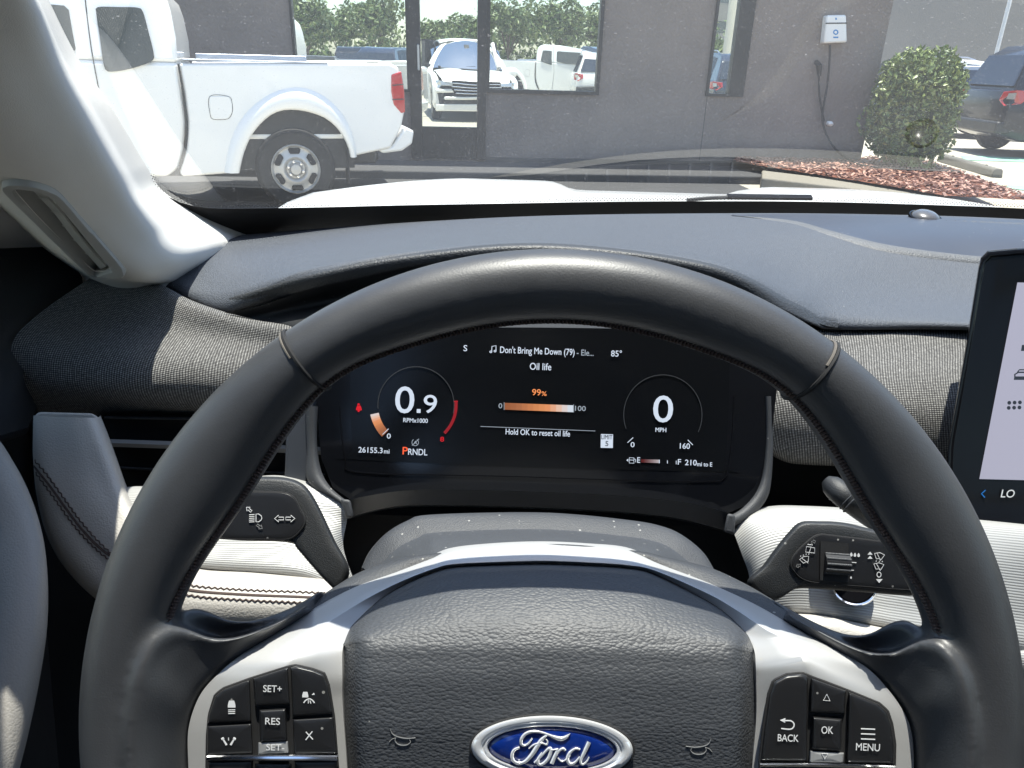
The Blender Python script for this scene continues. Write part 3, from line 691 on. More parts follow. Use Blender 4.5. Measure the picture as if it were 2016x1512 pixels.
    for y0, y1 in ((-.010, .16), (W-.16, W+.010)):
        lp = mesh('tail_light', side(tk((770, 147), (790, 140), (796, 180), (798, 221), (790, 223), (775, 206), (770, 180)), y0, y1), MT['red'], root, smooth=30, bevel=.012)
        for za, zb_ in ((168, 166), (196, 195)):
            yq = y0-.002 if y0 < .5 else y1+.002
            q = tk((772, za), (794, zb_)); mesh('lens_band', tube([V((q[0][0], yq, q[0][1])), V((q[1][0], yq, q[1][1]))], .005, 6), MT['seam'], lp)
    mesh('tailgate', box(xb-.028, xb+.0, .2, W-.2, .66, zr-.04), paint, root, smooth=0, bevel=.01)
    mesh('bumper', side(tk((745, 296), (772, 289), (800, 250), (817, 259), (813, 284), (793, 298), (755, 303)), .03, W-.03), paint, root, smooth=30, bevel=.03)
    mesh('bed_rail', box(xf+.05, .30, W-.075, W-.01, zr+.005, zr+.055), MT['alu'], root, smooth=0, bevel=.006)
    mesh('bed_rail', box(xf+.03, .36, .0, .06, zr+.003, zr+.016), MT['alu'], root, smooth=0, bevel=.004)
    mesh('mud_flap', box(.49, .505, .06, .30, .20, .55), MT['tyre'], root, smooth=0, bevel=.004)
    mesh('underbody', box(-4.1, .8, .2, W-.2, .38, .56), MT['blk'], root, smooth=0, bevel=.03)
    mesh('exhaust_pipe', tube([V((.2, .35, .40)), V((.82, .30, .44))], .03, 10), MT['seam'], root)
    for x in (0, -3.3):
        wheel(root, (x, .05, wz), (0, -1, 0), WR, .22, 'steel', group is None and x == 0); wheel(root, (x, W-.05, wz), (0, 1, 0), WR, .22, 'steel', False)
    root.location = loc; root.rotation_euler = (0, 0, rz)
    return root
def smooth3(p, n=50): return cat(p, n, True)
pickup('white extended-cab pickup parked side-on in front of the shop', MT['wpaint'], TB, YT)
p = mir(1010, 30.5); pickup('white pickup behind us, mirrored in the big shop window', MT['wpaint'], (p.x, p.y, 0), R_(205), 'vehicles parked behind us')
p = mir(1100, 33); pickup('navy pickup behind us, mirrored at the window edge beside the white one', MT['npaint'], (p.x+.3, p.y, 0), R_(255), 'vehicles parked behind us')

def suv(label, paint, loc, rz, L=4.6, W=1.82, H=1.66, group=None, name='parked_car', cat_='car', lamp=True, rails=True):
    """local +y is the nose, origin on the ground at the centre; built as ring sections from tail to nose"""
    root = thing(name, label, cat_, (0, 0, 0), group); h = L/2; k = H/1.66
    st = [(-h, .80, .45, .86), (-h+.05, .87, .38, .98), (-h+.4, .91, .28, 1.02), (-h+1.2, .92, .24, 1.00), (0, .92, .24, .98), (h-1.35, .91, .25, .97), (h-.9, .90, .26, .96), (h-.35, .86, .30, .86), (h-.08, .76, .36, .74), (h, .66, .42, .66)]
    rows = []
    for y, w_, z0, z1 in st:
        w_ *= W/1.84; z1 *= k
        half = [(w_*.90, z0), (w_*.99, z0+.14), (w_, z0+(z1-z0)*.55), (w_*.975, z1-.07), (w_*.92, z1)]
        rows.append([V((x, y, z)) for x, z in half]+[V((-x, y, z)) for x, z in half[::-1]])
    vf = grid(rows, True); n = len(rows[0]); vf[1].extend([list(range(n)), list(range(n*(len(rows)-1), n*len(rows)))])
    mesh('body', fix(vf), paint, root, smooth=40, bevel=.02)
    g = [(-h+.10, .98*k, .80), (-h+.30, H-.22, .68), (-h+.55, H-.05, .60), (-h+1.0, H, .60), (.15, H, .60), (.45, H-.06, .61), (1.18*L/4.6, .97*k, .80)]
    rows = []
    for y, z, w_ in g:
        w_ *= W/1.84; wb_ = .86*W/1.84
        rows.append((y, z, w_))
    top = [V((-w_, y, z)) for y, z, w_ in rows]; topr = [V((w_, y, z)) for y, z, w_ in rows]
    zb = .93*k; yb0, yb1 = -h+.08, 1.25*L/4.6; wb_ = .855*W/1.84
    base = [V((-wb_, yb0+(yb1-yb0)*i/(len(g)-1), zb)) for i in range(len(g))]; baser = [V((wb_, q.y, q.z)) for q in base]
    vf = grid([base, top, topr, baser]); gh = mesh('roof', fix(vf), paint, root, smooth=50, bevel=.03)
    # glass set proud of the upper body
    def quad(pts, e):
        c = sum(pts, V())/len(pts); nn = (pts[1]-pts[0]).cross(pts[2]-pts[0]).normalized(); out = V((c.x, c.y*.2, .3)); nn = nn if nn.dot(out) > 0 else -nn
        return prism([p+nn*e for p in pts], [p-nn*.02 for p in pts])
    lp = lambda a, b, t: a+(b-a)*t
    for s in (-1, 1):
        tp = top if s < 0 else topr; ba = base if s < 0 else baser
        def sp(y, t):
            # point on side surface at station y, t from base to roof
            for i in range(len(g)-1):
                f = t
                a0, a1 = lp(ba[i], tp[i], f), lp(ba[i+1], tp[i+1], f)
                if a0.y <= y <= a1.y or i == len(g)-2: q = (y-a0.y)/max(1e-6, a1.y-a0.y); return lp(a0, a1, q)
        for y0, y1, y2, y3 in ((-h+.62, -h+1.1, -h+1.1, -h+.8), (-h+1.2, -h+2.1, -h+2.1, -h+1.2), (-h+2.22, .98, .35, -h+2.22)):
            q = [sp(y0, .12), sp(y1, .12), sp(y2, .86), sp(y3, .86)]
            nn = V((s, 0, .35)).normalized(); mesh('window', prism([p+nn*.012 for p in q], [p-nn*.05 for p in q]), MT['tint'], root, smooth=0)
    q = [lp(base[-1], top[-1], .0)+V((.1, -.06, .10)), lp(baser[-1], topr[-1], .0)+V((-.1, -.06, .10)), V((.52, .47, H-.07)), V((-.52, .47, H-.07))]
    mesh('windscreen', prism([p+V((0, .05, .05)) for p in q], [p-V((0, .02, .02)) for p in q]), MT['tint'], root, smooth=0)
    q = [V((-.74, -h+.115, 1.04*k)), V((.74, -h+.115, 1.04*k)), V((.60, -h+.315, H-.20)), V((-.60, -h+.315, H-.20))]
    mesh('rear_window', prism([p+V((0, -.04, .0)) for p in q], [p+V((0, .05, 0)) for p in q]), MT['tint'], root, smooth=0, bevel=.01)
    for s in (-1, 1):
        o = [V((s*.70, -h-.01, .96*k)), V((s*.90, -h+.10, .99*k)), V((s*.925, -h+.36, .97*k)), V((s*.925, -h+.20, .80*k)), V((s*.80, -h-.0, .76*k)), V((s*.66, -h-.03, .84*k))]
        tl2 = mesh('tail_light', prism([p+V((s*.012, -.012, 0)) for p in o], [p+V((-s*.06, .06, 0)) for p in o]), MT['red'], root, smooth=0, bevel=.012)
        mesh('lamp_lens', prism([p*1+V((s*.016, -.017, 0)) for p in (V((s*.80, -h+.03, .94*k)), V((s*.89, -h+.10, .95*k)), V((s*.88, -h+.09, .86*k)), V((s*.79, -h+.02, .86*k)))], [V((s*.80, -h+.06, .94*k)), V((s*.88, -h+.12, .95*k)), V((s*.87, -h+.12, .86*k)), V((s*.79, -h+.06, .86*k))]), MT['clear'], tl2, smooth=0)
        o = [(.45, -.06, .70), (.78, -.18, .78), (.84, -.36, .76), (.80, -.22, .62), (.50, -.04, .60)]
        mesh('headlight', prism([V((s*x*W/1.84, h+y+.05, z*k)) for x, y, z in o], [V((s*x*W/1.84, h+y-.08, z*k)) for x, y, z in o]), MT['clear'], root, smooth=0, bevel=.012)
        mesh('mirror', obox((s*(W/2+.08), .85, 1.02*k), V((.11, 0, 0)), V((0, .07, 0)), V((0, 0, .08))), paint, root, bevel=.04)
        if rails: mesh('roof_rail', tube([V((s*.54, -h+.9, H-.01)), V((s*.55, -h+1.1, H+.05)), V((s*.56, .0, H+.05)), V((s*.55, .2, H-.01))], .018, 8), MT['alu'], root)
    mesh('grille', prism([V((x, h+.01-abs(x)*.08, z*k)) for x, z in ((-.42, .70), (.42, .70), (.36, .52), (-.36, .52))], [V((x, h-.1, z*k)) for x, z in ((-.42, .70), (.42, .70), (.36, .52), (-.36, .52))]), MT['gloss'], root, smooth=0)
    mesh('bumper', join(box(-W/2+.06, W/2-.06, -h-.07, -h+.2, .40, .60), box(-W/2+.14, W/2-.14, h-.2, h+.03, .30, .46)), MT['blk'], root, smooth=30, bevel=.04)
    for x, s in ((-W/2+.02, -1), (W/2-.02, 1)):
        for y in (-h+.88, h-.92): wheel(root, (x, y, .34), (s, 0, 0), .34, .2, 'alloy', n=5)
    root.location = loc; root.rotation_euler = (0, 0, rz); return root
# black hatch car at the right edge, tail towards us
p = PZ(1964, 311, 0)
suv('black hatchback car with its tail towards us at the edge of the lot', MT['bpaint'], (p.x+2.20, p.y+.74, 0), R_(-92), L=4.6, W=1.84, H=1.86)
q = PY(1800, 100, 22); suv('white car whose roof shows over the bush', MT['wpaint'], (q.x, 22, 0), R_(75), H=1.66)
q = PY(1822, 110, 18.6); suv('silver car between the bush and the white car roof', M('silver car paint', (.35, .38, .42), .3, metal=.5, coat=1), (q.x, 18.6, 0), R_(72), H=1.50, rails=False)
p = mir(1175, 30); suv('white car behind us at the edge of the mirrored row', MT['wpaint'], (p.x, p.y, 0), R_(190), group='vehicles parked behind us')
p = mir(1420, 24); suv('navy car behind us, mirrored in the narrow window beside the light pole', MT['npaint'], (p.x, p.y, 0), R_(185), group='vehicles parked behind us')
p = mir(775, 31); suv('navy car behind us, mirrored left of the glass door', MT['npaint'], (p.x, p.y, 0), R_(200), group='vehicles parked behind us', rails=False)
p = mir(700, 33); suv('black car behind us, mirrored over the pickup bed', MT['bpaint'], (p.x, p.y, 0), R_(180), group='vehicles parked behind us', rails=False)

# ================================================================ OUR OWN CAR (seen from inside and mirrored in the shop glass)
CX = .37
own = thing('white_suv', 'white SUV around us, its bonnet ahead and its nose mirrored in the shop door', 'car', (CX, 0, 0))
def gz(x, y): return 1.12+.72*(1.2-.42*(x-CX)**2-y)-.20*max(0, (.95-y))**2
def yb(x): return 1.2-.42*(x-CX)**2
def on_glass(px, py, off=0):
    r = ray(px, py); a, b = .2, 2.2
    for _ in range(50):
        m = (a+b)/2; p = CAM+r*m
        if p.z < gz(p.x, p.y): a = m
        else: b = m
    return CAM+r*(a-off)
HY = .10
rows = []
for i in range(25):
    f = i/24; rows.append([V((x, yb(x)-(yb(x)-HY)*f, gz(x, yb(x)-(yb(x)-HY)*f))) for x in [-.50+1.74*j/40*1.0 for j in range(41)]])
gl = mesh('windscreen', face_cam(grid(rows)), MT['glass'], own, smooth=180)
# black printed border on the inner face
top_e = [(296, 338), (305, 356), (325, 374), (350, 388), (390, 399), (450, 403), (620, 401), (800, 397), (1000, 394), (1200, 391), (1400, 390), (1600, 391), (1800, 396), (2016, 404), (2300, 420), (2700, 450)]
bot_e = [(240, 350), (250, 385), (270, 420), (300, 450), (350, 462), (430, 462), (620, 450), (800, 444), (1000, 440), (1200, 438), (1400, 436), (1600, 436), (1800, 440), (2016, 448), (2300, 460), (2700, 490)]
def onyb(px, py):
    p = on_glass(px, py, .0)
    if p.y > yb(p.x): p = V((p.x, yb(p.x), gz(p.x, yb(p.x))))
    return p+V((0, -.003, -.004))
m_ = [(a[0]*.5+b[0]*.5, a[1]*.5+b[1]*.5) for a, b in zip(top_e, bot_e)]
rws = [[onyb(q.x, q.y) for q in cat([V((*a, 0)) for a in e], 90)] for e in (top_e, m_, bot_e)]
fr_ = mesh('frit_border', face_cam(grid(rws)), MT['dark'], gl, smooth=180)
# fading dots of the border
dv = []
for r_, (off, rad) in enumerate(((3.2, 1.25), (6.2, 1.05), (9.2, .8), (12, .55))):
    q = cat([V((*a, 0)) for a in top_e], 700)
    for i in range(r_ % 2, 690, 2):
        t = (q[i+1]-q[i]).normalized(); c = q[i]+V((t.y, -t.x, 0))*off
        dv.append(([onyb(c.x+math.cos(k*1.257)*rad, c.y+math.sin(k*1.257)*rad) for k in range(5)], [[0, 1, 2, 3, 4]]))
mesh('frit_dots', join(*dv), MT['dark'], gl, smooth=0)
# bonnet
def hz(x, y):
    k = [(1.17, 1.075), (1.3, 1.102), (1.45, 1.117), (1.6, 1.118), (1.8, 1.105), (2.0, 1.08), (2.2, 1.04), (2.4, .975), (2.5, .90), (2.53, .84)]
    for (a, za), (b, zb) in zip(k, k[1:]):
        if y <= b: f = max(0, (y-a)/(b-a)); z = za+(zb-za)*f; break
    else: z = k[-1][1]
    X = x-CX; a = abs(X)
    ridge = .012*(1/(1+math.exp((a-.55)/.05)))*0 - .022/(1+math.exp((a-.24-(2.5-y)*.02)/.012)) - .13*max(0, a-.5)**1.5*1.4
    return z+ridge
rows = []
for i in range(46):
    y = 1.17+1.36*i/45; hw = .86-.10*max(0, (y-1.9)/.63)**2
    rows.append([V((CX+hw*(2*j/80-1), y, hz(CX+hw*(2*j/80-1), y))) for j in range(81)])
mesh('bonnet', face_cam(grid(rows), (0, 0, 9)), MT['wpaint'], own, smooth=50, solid=.02)
# wiper resting on the cowl, cowl grille
bl = [PY(a, b, 1.235) for a, b in ((1352, 394), (1430, 389), (1598, 391))]
wi = mesh('wiper', tube(cat(bl, 30), .0032, 8), MT['blk'], own)
mesh('blade', obox(PY(1515, 388, 1.235), (PY(1598, 389, 1.235)-PY(1432, 387, 1.235))*.5, V((0, .005, .002)), V((0, -.001, .0020))), MT['gloss'], wi, smooth=0)
mesh('cowl_panel', box(CX-.80, CX+.80, 1.10, 1.26, 1.03, 1.045), MT['blk'], own, smooth=0)
# nose: wings, grille, lamps, bumper
for s in (-1, 1):
    pf = [(1.0, 1.04), (1.5, 1.03), (2.0, 1.0), (2.35, .93), (2.48, .80), (2.50, .40), (2.30, .34), (2.12, .40)] + [(1.72+.40*math.cos(R_(a)), .40+.40*math.sin(R_(a))) for a in range(10, 171, 20)] + [(1.30, .32), (1.0, .32)]
    mesh('wing', prism([V((CX+s*.985, y, z)) for y, z in pf], [V((CX+s*.84, y, z)) for y, z in pf]), MT['wpaint'], own, smooth=30, bevel=.03)
    wheel(own, (CX+s*.97, 1.72, .38), (s, 0, 0), .38, .22, 'alloy', n=6)
    hd = [(.56, 2.56, .86), (.82, 2.50, .89), (.93, 2.36, .90), (.93, 2.40, .80), (.86, 2.50, .74), (.80, 2.53, .80), (.56, 2.57, .80)]
    h_ = mesh('headlight', prism([V((CX+s*x, y+.015, z)) for x, y, z in hd], [V((CX+s*x, y-.08, z)) for x, y, z in hd]), MT['clear'], own, smooth=0, bevel=.01)
    mesh('air_curtain', prism([V((CX+s*x, 2.545-abs(x-.6)*.2, z)) for x, z in ((.74, .66), (.90, .66), (.84, .42), (.76, .42))], [V((CX+s*x, 2.4, z)) for x, z in ((.74, .66), (.90, .66), (.84, .42), (.76, .42))]), MT['blk'], own, smooth=0)
    mesh('door_mirror', obox((CX+s*1.10, .78, 1.06), V((.12, 0, 0)), V((0, .07, 0)), V((0, 0, .085))), MT['wpaint'], own, bevel=.05)
    mesh('door_skin', box(CX+s*.985-.02, CX+s*.985+.02, -1.2, 1.0, .35, 1.05), MT['wpaint'], own, smooth=0, bevel=.015)
gr = mesh('grille', prism([V((CX+x, 2.57-.03*abs(x), z)) for x, z in ((-.56, .90), (.56, .90), (.60, .76), (.46, .58), (-.46, .58), (-.60, .76))], [V((CX+x, 2.45, z)) for x, z in ((-.56, .90), (.56, .90), (.60, .76), (.46, .58), (-.46, .58), (-.60, .76))]), MT['gloss'], own, smooth=0, bevel=.01)
mesh('grille_bar', join(*[tube([V((CX-hw, 2.575-.03*hw, z)), V((CX, 2.585, z-.012)), V((CX+hw, 2.575-.03*hw, z))], .011, 8) for hw, z in ((.55, .85), (.58, .785), (.52, .72), (.48, .65))]), MT['chrome'], gr)
mesh('bumper', join(box(CX-.92, CX+.92, 2.3, 2.55, .66, .74), box(CX-.74, CX+.74, 2.3, 2.56, .50, .575), box(CX-.93, CX+.93, 2.25, 2.52, .24, .40), box(CX-.97, CX-.90, 2.2, 2.46, .3, .8), box(CX+.90, CX+.97, 2.2, 2.46, .3, .8)), MT['wpaint'], own, smooth=0, bevel=.03)
mesh('lower_grille', box(CX-.72, CX+.72, 2.3, 2.5, .38, .52), MT['blk'], own, smooth=0)
# roof, header, pillars, body behind: they shade the cabin
rz_ = gz(CX, HY)
rf = []
for y, dz_ in ((HY-.005, 0), (-.2, .045), (-.8, .06), (-1.7, .03), (-2.2, -.03)):
    rf.append([V((CX+.66*s, y, rz_+dz_-.07*abs(s)**3+.006)) for s in [k/10-1 for k in range(21)]])
mesh('roof', face_cam(grid(rf), (0, 0, 9)), MT['wpaint'], own, smooth=60, solid=.02)
mesh('headliner', face_cam(grid([[p-V((0, 0, .035)) for p in r] for r in rf])), MT['head'], own, smooth=60)
LX = -.44                                        # inboard edge of the metal pillar
def pil(s, w0, w1, n=14):
    o = []
    for i in range(n):
        f = i/(n-1); y = .985-(.985-HY)*f; x = (LX-.055*(1-f)+.08*f+.26*f*f)
        zz = gz(x, y)+.004
        o.append((x, y, zz))
    a = [V((x, y, z)) for x, y, z in o]; b = [V((x-.13, y-.03, z-.03)) for x, y, z in o]; c = [V((x-.13, y-.03, z-.07)) for x, y, z in o]
    if s > 0: a, b, c = [[V((2*CX-p.x, p.y, p.z)) for p in q] for q in (a, b, c)]
    return fix(grid([a, b, c, [p-V((0, 0, .008)) for p in a], a]))
mesh('pillar', pil(-1, 0, 0), MT['wpaint'], own, smooth=40); mesh('pillar', pil(1, 0, 0), MT['wpaint'], own, smooth=40)
mesh('cabin_shell', join(box(CX-.95, CX+.95, -2.38, -2.3, 1.25, 1.8), box(CX-.95, CX-.90, -2.3, -.75, .9, 1.75), box(CX+.90, CX+.95, -2.3, -.75, .9, 1.75), box(CX-.95, CX+.95, -2.4, -2.3, .4, 1.25), box(CX-.9, CX+.9, -2.3, 1.1, .25, .3), box(CX-.9, CX+.9, 1.12, 1.16, .3, 1.02)), MT['doorblk'], own, smooth=0)
mesh('rear_body', join(box(CX-.98, CX-.9, -2.4, -1.2, .4, 1.05), box(CX+.9, CX+.98, -2.4, -1.2, .4, 1.05)), MT['wpaint'], own, smooth=0, bevel=.02)

# mirror and camera housing under the header, seats behind: they shade the cabin and stand in its reflections
mr = mesh('rear_view_mirror', obox((.34, .33, 1.62), V((.125, 0, 0)), V((0, .018, .01)), V((0, -.012, .034))), MT['blk'], own, bevel=.012)
mesh('camera_housing', obox((.36, .42, 1.62), V((.055, 0, 0)), V((0, .07, -.045)), V((0, .01, .012))), MT['blk'], own, bevel=.01)
for x in (0.0, .76):
    st_ = thing('front_seat', 'pale grey driver seat facing the steering wheel' if x == 0 else 'pale grey passenger seat right of the driver seat', 'seat', (x, -.35, .3))
    mesh('backrest', prism([V((x+a, -.30-(b-.4)*.25, b)) for a, b in ((-.24, .4), (.24, .4), (.23, .85), (.15, 1.05), (-.15, 1.05), (-.23, .85))], [V((x+a, -.46-(b-.4)*.25, b)) for a, b in ((-.24, .4), (.24, .4), (.23, .85), (.15, 1.05), (-.15, 1.05), (-.23, .85))]), MT['lthr'], st_, bevel=.04)
    mesh('headrest', obox((x, -.52, 1.20), V((.13, 0, 0)), V((0, .05, .01)), V((0, -.02, .09))), MT['lthr'], st_, bevel=.04)
    mesh('seat_cushion', obox((x, -.12, .42), V((.24, 0, 0)), V((0, .26, .03)), V((0, 0, .07))), MT['lthr'], st_, bevel=.04)
# windscreen pillar trim, lit along the glass
E_ = [(30, -150), (60, -70), (92, 0), (150, 115), (215, 210), (280, 320), (320, 380), (397, 427), (474, 459)]
M1 = [(-20, -150), (30, -60), (68, 12), (112, 125), (165, 225), (225, 335), (260, 395), (308, 455), (357, 510)]
M2 = [(-230, -150), (-170, -60), (-110, 40), (-30, 190), (40, 290), (105, 385), (155, 440), (222, 508), (286, 554)]
L_ = [(-420, -150), (-350, -60), (-280, 80), (-170, 240), (-60, 335), (10, 398), (60, 445), (118, 500), (172, 542)]
def gd(px, py): return (on_glass(px, py)-CAM).dot(FW)
ed = [gd(*q)-.012 for q in E_]
# keep the lower corner of the trim inside the dash end
cols = []
for i in range(len(E_)):
    d = min(ed[i], .955)
    cols.append([P(E_[i][0]+3, E_[i][1]-2, d+.012), P(*E_[i], d), P(*[e*.5+m*.5 for e, m in zip(E_[i], M1[i])], d*.885), P(*M1[i], d*.782), P((M1[i][0]+M2[i][0])/2, (M1[i][1]+M2[i][1])/2, d*.757), P(*M2[i], d*.755), P((M2[i][0]+L_[i][0])/2, (M2[i][1]+L_[i][1])/2, d*.77), P(*L_[i], d*.82), P(L_[i][0]-30, L_[i][1]-5, d*1.0)])
cols.append([P(a, b, d) for a, b, d in ((500, 470, .93), (496, 476, .92), (440, 515, .87), (374, 540, .80), (335, 568, .765), (300, 596, .765), (240, 586, .765), (180, 566, .77), (150, 556, .83))])
cols = [cat(c, 90) for c in cols]
pc = [cat([c[j] for c in cols], 140) for j in range(90)]
pv = face_cam(grid(pc))
fi = [(26, 367), (66, 368), (92, 378), (108, 391), (150, 440), (200, 500), (222, 527), (216, 532), (186, 534), (150, 500), (95, 448), (50, 400)]
def topx(p): q = p-CAM; d = q.dot(FW); return V((1008+FPX*q.dot(RT)/d, 756-FPX*q.dot(UP)/d, 0))
fip = [V((*q, 0)) for q in fi]; pxs = [topx(V(q)) for q in pv[0]]
cut = [f for f in pv[1] if not inside(sum((pxs[k] for k in f), V())/4, fip)]
pil_t = mesh('pillar_trim', (pv[0], cut), MT['pillar'], own, smooth=180)
pb = pb_full = BVHTree.FromPolygons([tuple(q) for q in pv[0]], pv[1])
def on_bvh(bvh, fb=.8, nrm=False):
    def f(px, py, h=0):
        r = ray(px, py); q = bvh.ray_cast(CAM, r.normalized())
        if q[0] is None: return P(px, py, fb-h)
        if nrm: nn = q[1] if q[1].dot(r) < 0 else -q[1]; return q[0]+nn*h
        return q[0]-r.normalized()*h
    return f
opil = on_bvh(pb, .75, True)
fo = [(4, 357), (22, 352), (60, 355), (95, 365), (119, 380), (158, 424), (205, 478), (244, 524), (247, 536), (236, 541), (188, 538), (170, 526), (120, 478), (60, 418), (10, 370)]
fo_, fi_ = [[(q.x, q.y) for q in cat([V((*a, 0)) for a in o], 90, True)] for o in (fo, fi)]
rr = []
for s in range(7):
    t = s/6; h = [-.004, .003, .0045, .0045, .0035, -.001, -.02][s]; k = [0, 0, .1, .6, .95, 1.06, 1.06][s]
    rr.append([opil(a[0]*(1-k)+b[0]*k, a[1]*(1-k)+b[1]*k, h) for a, b in zip(fo_, fi_)])
rr = [r+[r[0]] for r in rr]
gf = mesh('pillar_vent', face_cam(grid(rr)), MT['grille'], own, smooth=50)
mesh('duct', face_cam(([opil(a, b, -.018) for a, b in fi_], [list(range(90))])), M('vent duct plastic', (.11, .115, .108), .7), gf, smooth=0)
va = [(70, 371), (80, 382), (115, 420), (153, 470), (204, 527)]
opv = on_bvh(pb_full, .75); vl = [opv(a+4, b-2, -.002) for a, b in va]; vl2 = [opv(a-6, b+3, -.007) for a, b in va]
mesh('divider', face_cam(grid([cat(vl, 30), cat(vl2, 30)])), MT['grille'], gf, smooth=0, solid=.002)
tt = []
for k in range(5):
    q = cat([V((*a, 0)) for a in va], 30)[4+k*5]
    mesh('louver', prism([opv(q.x-17, q.y-3, -.002), opv(q.x+3, q.y-2, -.001), opv(q.x-1, q.y+4, -.002)], [opv(q.x-17, q.y-3, -.006), opv(q.x+3, q.y-2, -.006), opv(q.x-1, q.y+4, -.006)]), MT['grille'], gf, smooth=0)
# right-hand pillar trim, out of frame
rp = [V((2*CX+.33, .17, gz(CX, .17)-.03)), V((2*CX+.36, .6, 1.38)), V((2*CX+.40, .92, 1.16))]
mesh('pillar_trim', tube(cat(rp, 20), .05, 12), MT['pillar'], own)
# driver's door: dark upper trim, pale pull
for s in (-1, 1):
    x = CX+s*.92
    mesh('door_panel', box(x-.05, x+.05, -1.2, .80, .3, 1.12), MT['doorblk'], own, smooth=30, bevel=.03)
    wpts = [(.82, 1.12), (.50, 1.40), (.16, 1.62), (-.3, 1.68), (-.75, 1.68), (-.75, 1.12)]
    mesh('door_window', prism([V((x-s*(z-1.12)*.3, y, z)) for y, z in wpts], [V((x-s*(z-1.12)*.3+s*.005, y, z)) for y, z in wpts]), MT['sideglass'], own, smooth=0)
ap = [P(-60, 330, .80), P(178, 545, .80), P(120, 700, .78), P(60, 860, .72), P(-60, 900, .62)]
mesh('sail_trim', prism(ap, [p+V((-.10, .05, -.01)) for p in ap]), MT['doorblk'], own, smooth=30, bevel=.01)
pl = [[(-90, 820, .46), (-20, 850, .46), (28, 915, .455), (62, 985, .45), (84, 1060, .44), (93, 1140, .43), (92, 1230, .42), (80, 1320, .41), (58, 1430, .40), (30, 1540, .39), (0, 1640, .385)],
      [(-100, 850, .445), (-50, 890, .44), (0, 950, .435), (30, 1020, .43), (50, 1090, .42), (58, 1160, .41), (54, 1240, .40), (40, 1330, .39), (15, 1440, .38), (-15, 1550, .37), (-50, 1640, .365)],
      [(-160, 900, .445), (-110, 950, .44), (-70, 1010, .435), (-40, 1070, .43), (-20, 1130, .42), (-10, 1190, .41), (-15, 1260, .40), (-30, 1350, .39), (-60, 1450, .38), (-90, 1560, .37), (-120, 1650, .365)],
      [(-300, 900, .50), (-260, 960, .50), (-230, 1020, .49), (-200, 1080, .48), (-190, 1140, .47), (-180, 1200, .46), (-190, 1270, .45), (-200, 1360, .44), (-230, 1460, .43), (-260, 1560, .42), (-300, 1650, .42)]]
pl = [[(a, b, d+.06) for a, b, d in r] for r in pl]
bk = [(a-6, b, d+.07) for a, b, d in pl[0]]
mesh('door_pull', loft([bk]+pl, 50, 24), MT['doortrim'], own, smooth=180)

# ================================================================ DASHBOARD
dash = thing('dashboard', 'grey padded dashboard with woven panels and pale leather below, spanning the view behind the wheel', 'dashboard', (.3, .9, 1.0))
def byx(pts, n, x0=None, x1=None):
    """resample a px polyline evenly in px x"""
    x0 = pts[0][0] if x0 is None else x0; x1 = pts[-1][0] if x1 is None else x1
    d = []; m = len(pts); g = lambda i: pts[max(0, min(m-1, i))]
    for i in range(m-1):
        for k in range(20):
            t = k/20; q = []
            for c in range(3):
                a, b, e, f = g(i-1)[c], g(i)[c], g(i+1)[c], g(i+2)[c]
                q.append(.5*((2*b)+(e-a)*t+(2*a-5*b+4*e-f)*t*t+(3*b-a-3*e+f)*t**3))
            d.append(q)
    d.append(list(pts[-1])); out = []; j = 0
    for i in range(n):
        x = x0+(x1-x0)*i/(n-1)
        while j < len(d)-2 and d[j+1][0] < x: j += 1
        q = (x-d[j][0])/max(1e-9, d[j+1][0]-d[j][0]); q = max(0, min(1, q))
        out.append((x, d[j][1]+(d[j+1][1]-d[j][1])*q, d[j][2]+(d[j+1][2]-d[j][2])*q))
    return out
B0 = [(480, 462, .90), (560, 455, .93), (800, 438, .975), (1100, 424, .995), (1500, 420, 1.0), (1800, 424, .99), (2016, 432, .97), (2500, 456, .91)]
B1 = [(428, 482, .86), (540, 482, .865), (800, 464, .875), (1100, 452, .88), (1500, 455, .88), (1800, 462, .885), (2016, 470, .885), (2500, 492, .85)]
B2 = [(362, 514, .82), (480, 517, .78), (720, 496, .75), (1085, 474, .74), (1400, 500, .75), (1600, 548, .77), (1900, 575, .80), (2500, 610, .80)]
B3 = [(330, 545, .770), (440, 572, .73), (600, 531, .68), (800, 496, .67), (1085, 478, .665), (1400, 515, .67), (1560, 583, .695), (1660, 620, .71), (1900, 632, .72), (2500, 655, .72)]
B3b = [(321, 556, .762), (435, 592, .72), (600, 548, .672), (830, 504, .660), (1085, 486, .655), (1400, 528, .66), (1560, 603, .683), (1660, 634, .702), (1900, 641, .712), (2500, 661, .712)]
B4 = [(318, 566, .765), (430, 613, .72), (490, 605, .71), (600, 570, .678), (720, 543, .668), (840, 519, .662), (1085, 500, .655), (1400, 545, .662), (1500, 591, .672), (1600, 638, .685), (1660, 648, .70), (1900, 649, .712), (2500, 668, .712)]
B5 = [(a, b+2, d+.03) for a, b, d in B4]
Bm = [(a, b, d) for a, b, d in B0]
bk0 = [(a, b+14, d+.02) for a, b, d in B0]
N_P = 150
rowsP = [[P(*q) for q in byx(r, N_P)] for r in (bk0, B0, B1, B2, B3, B3b, B4, B5)]
colsP = [cat([r[j] for r in rowsP], 44) for j in range(N_P)]
prow = [[c[i] for c in colsP] for i in range(44)]
pvf = face_cam(grid(prow)); mesh('padded_top', pvf, MT['pad'], dash, smooth=180)
pbv = BVHTree.FromPolygons([tuple(q) for q in pvf[0]], pvf[1]); opad = on_bvh(pbv, .8)
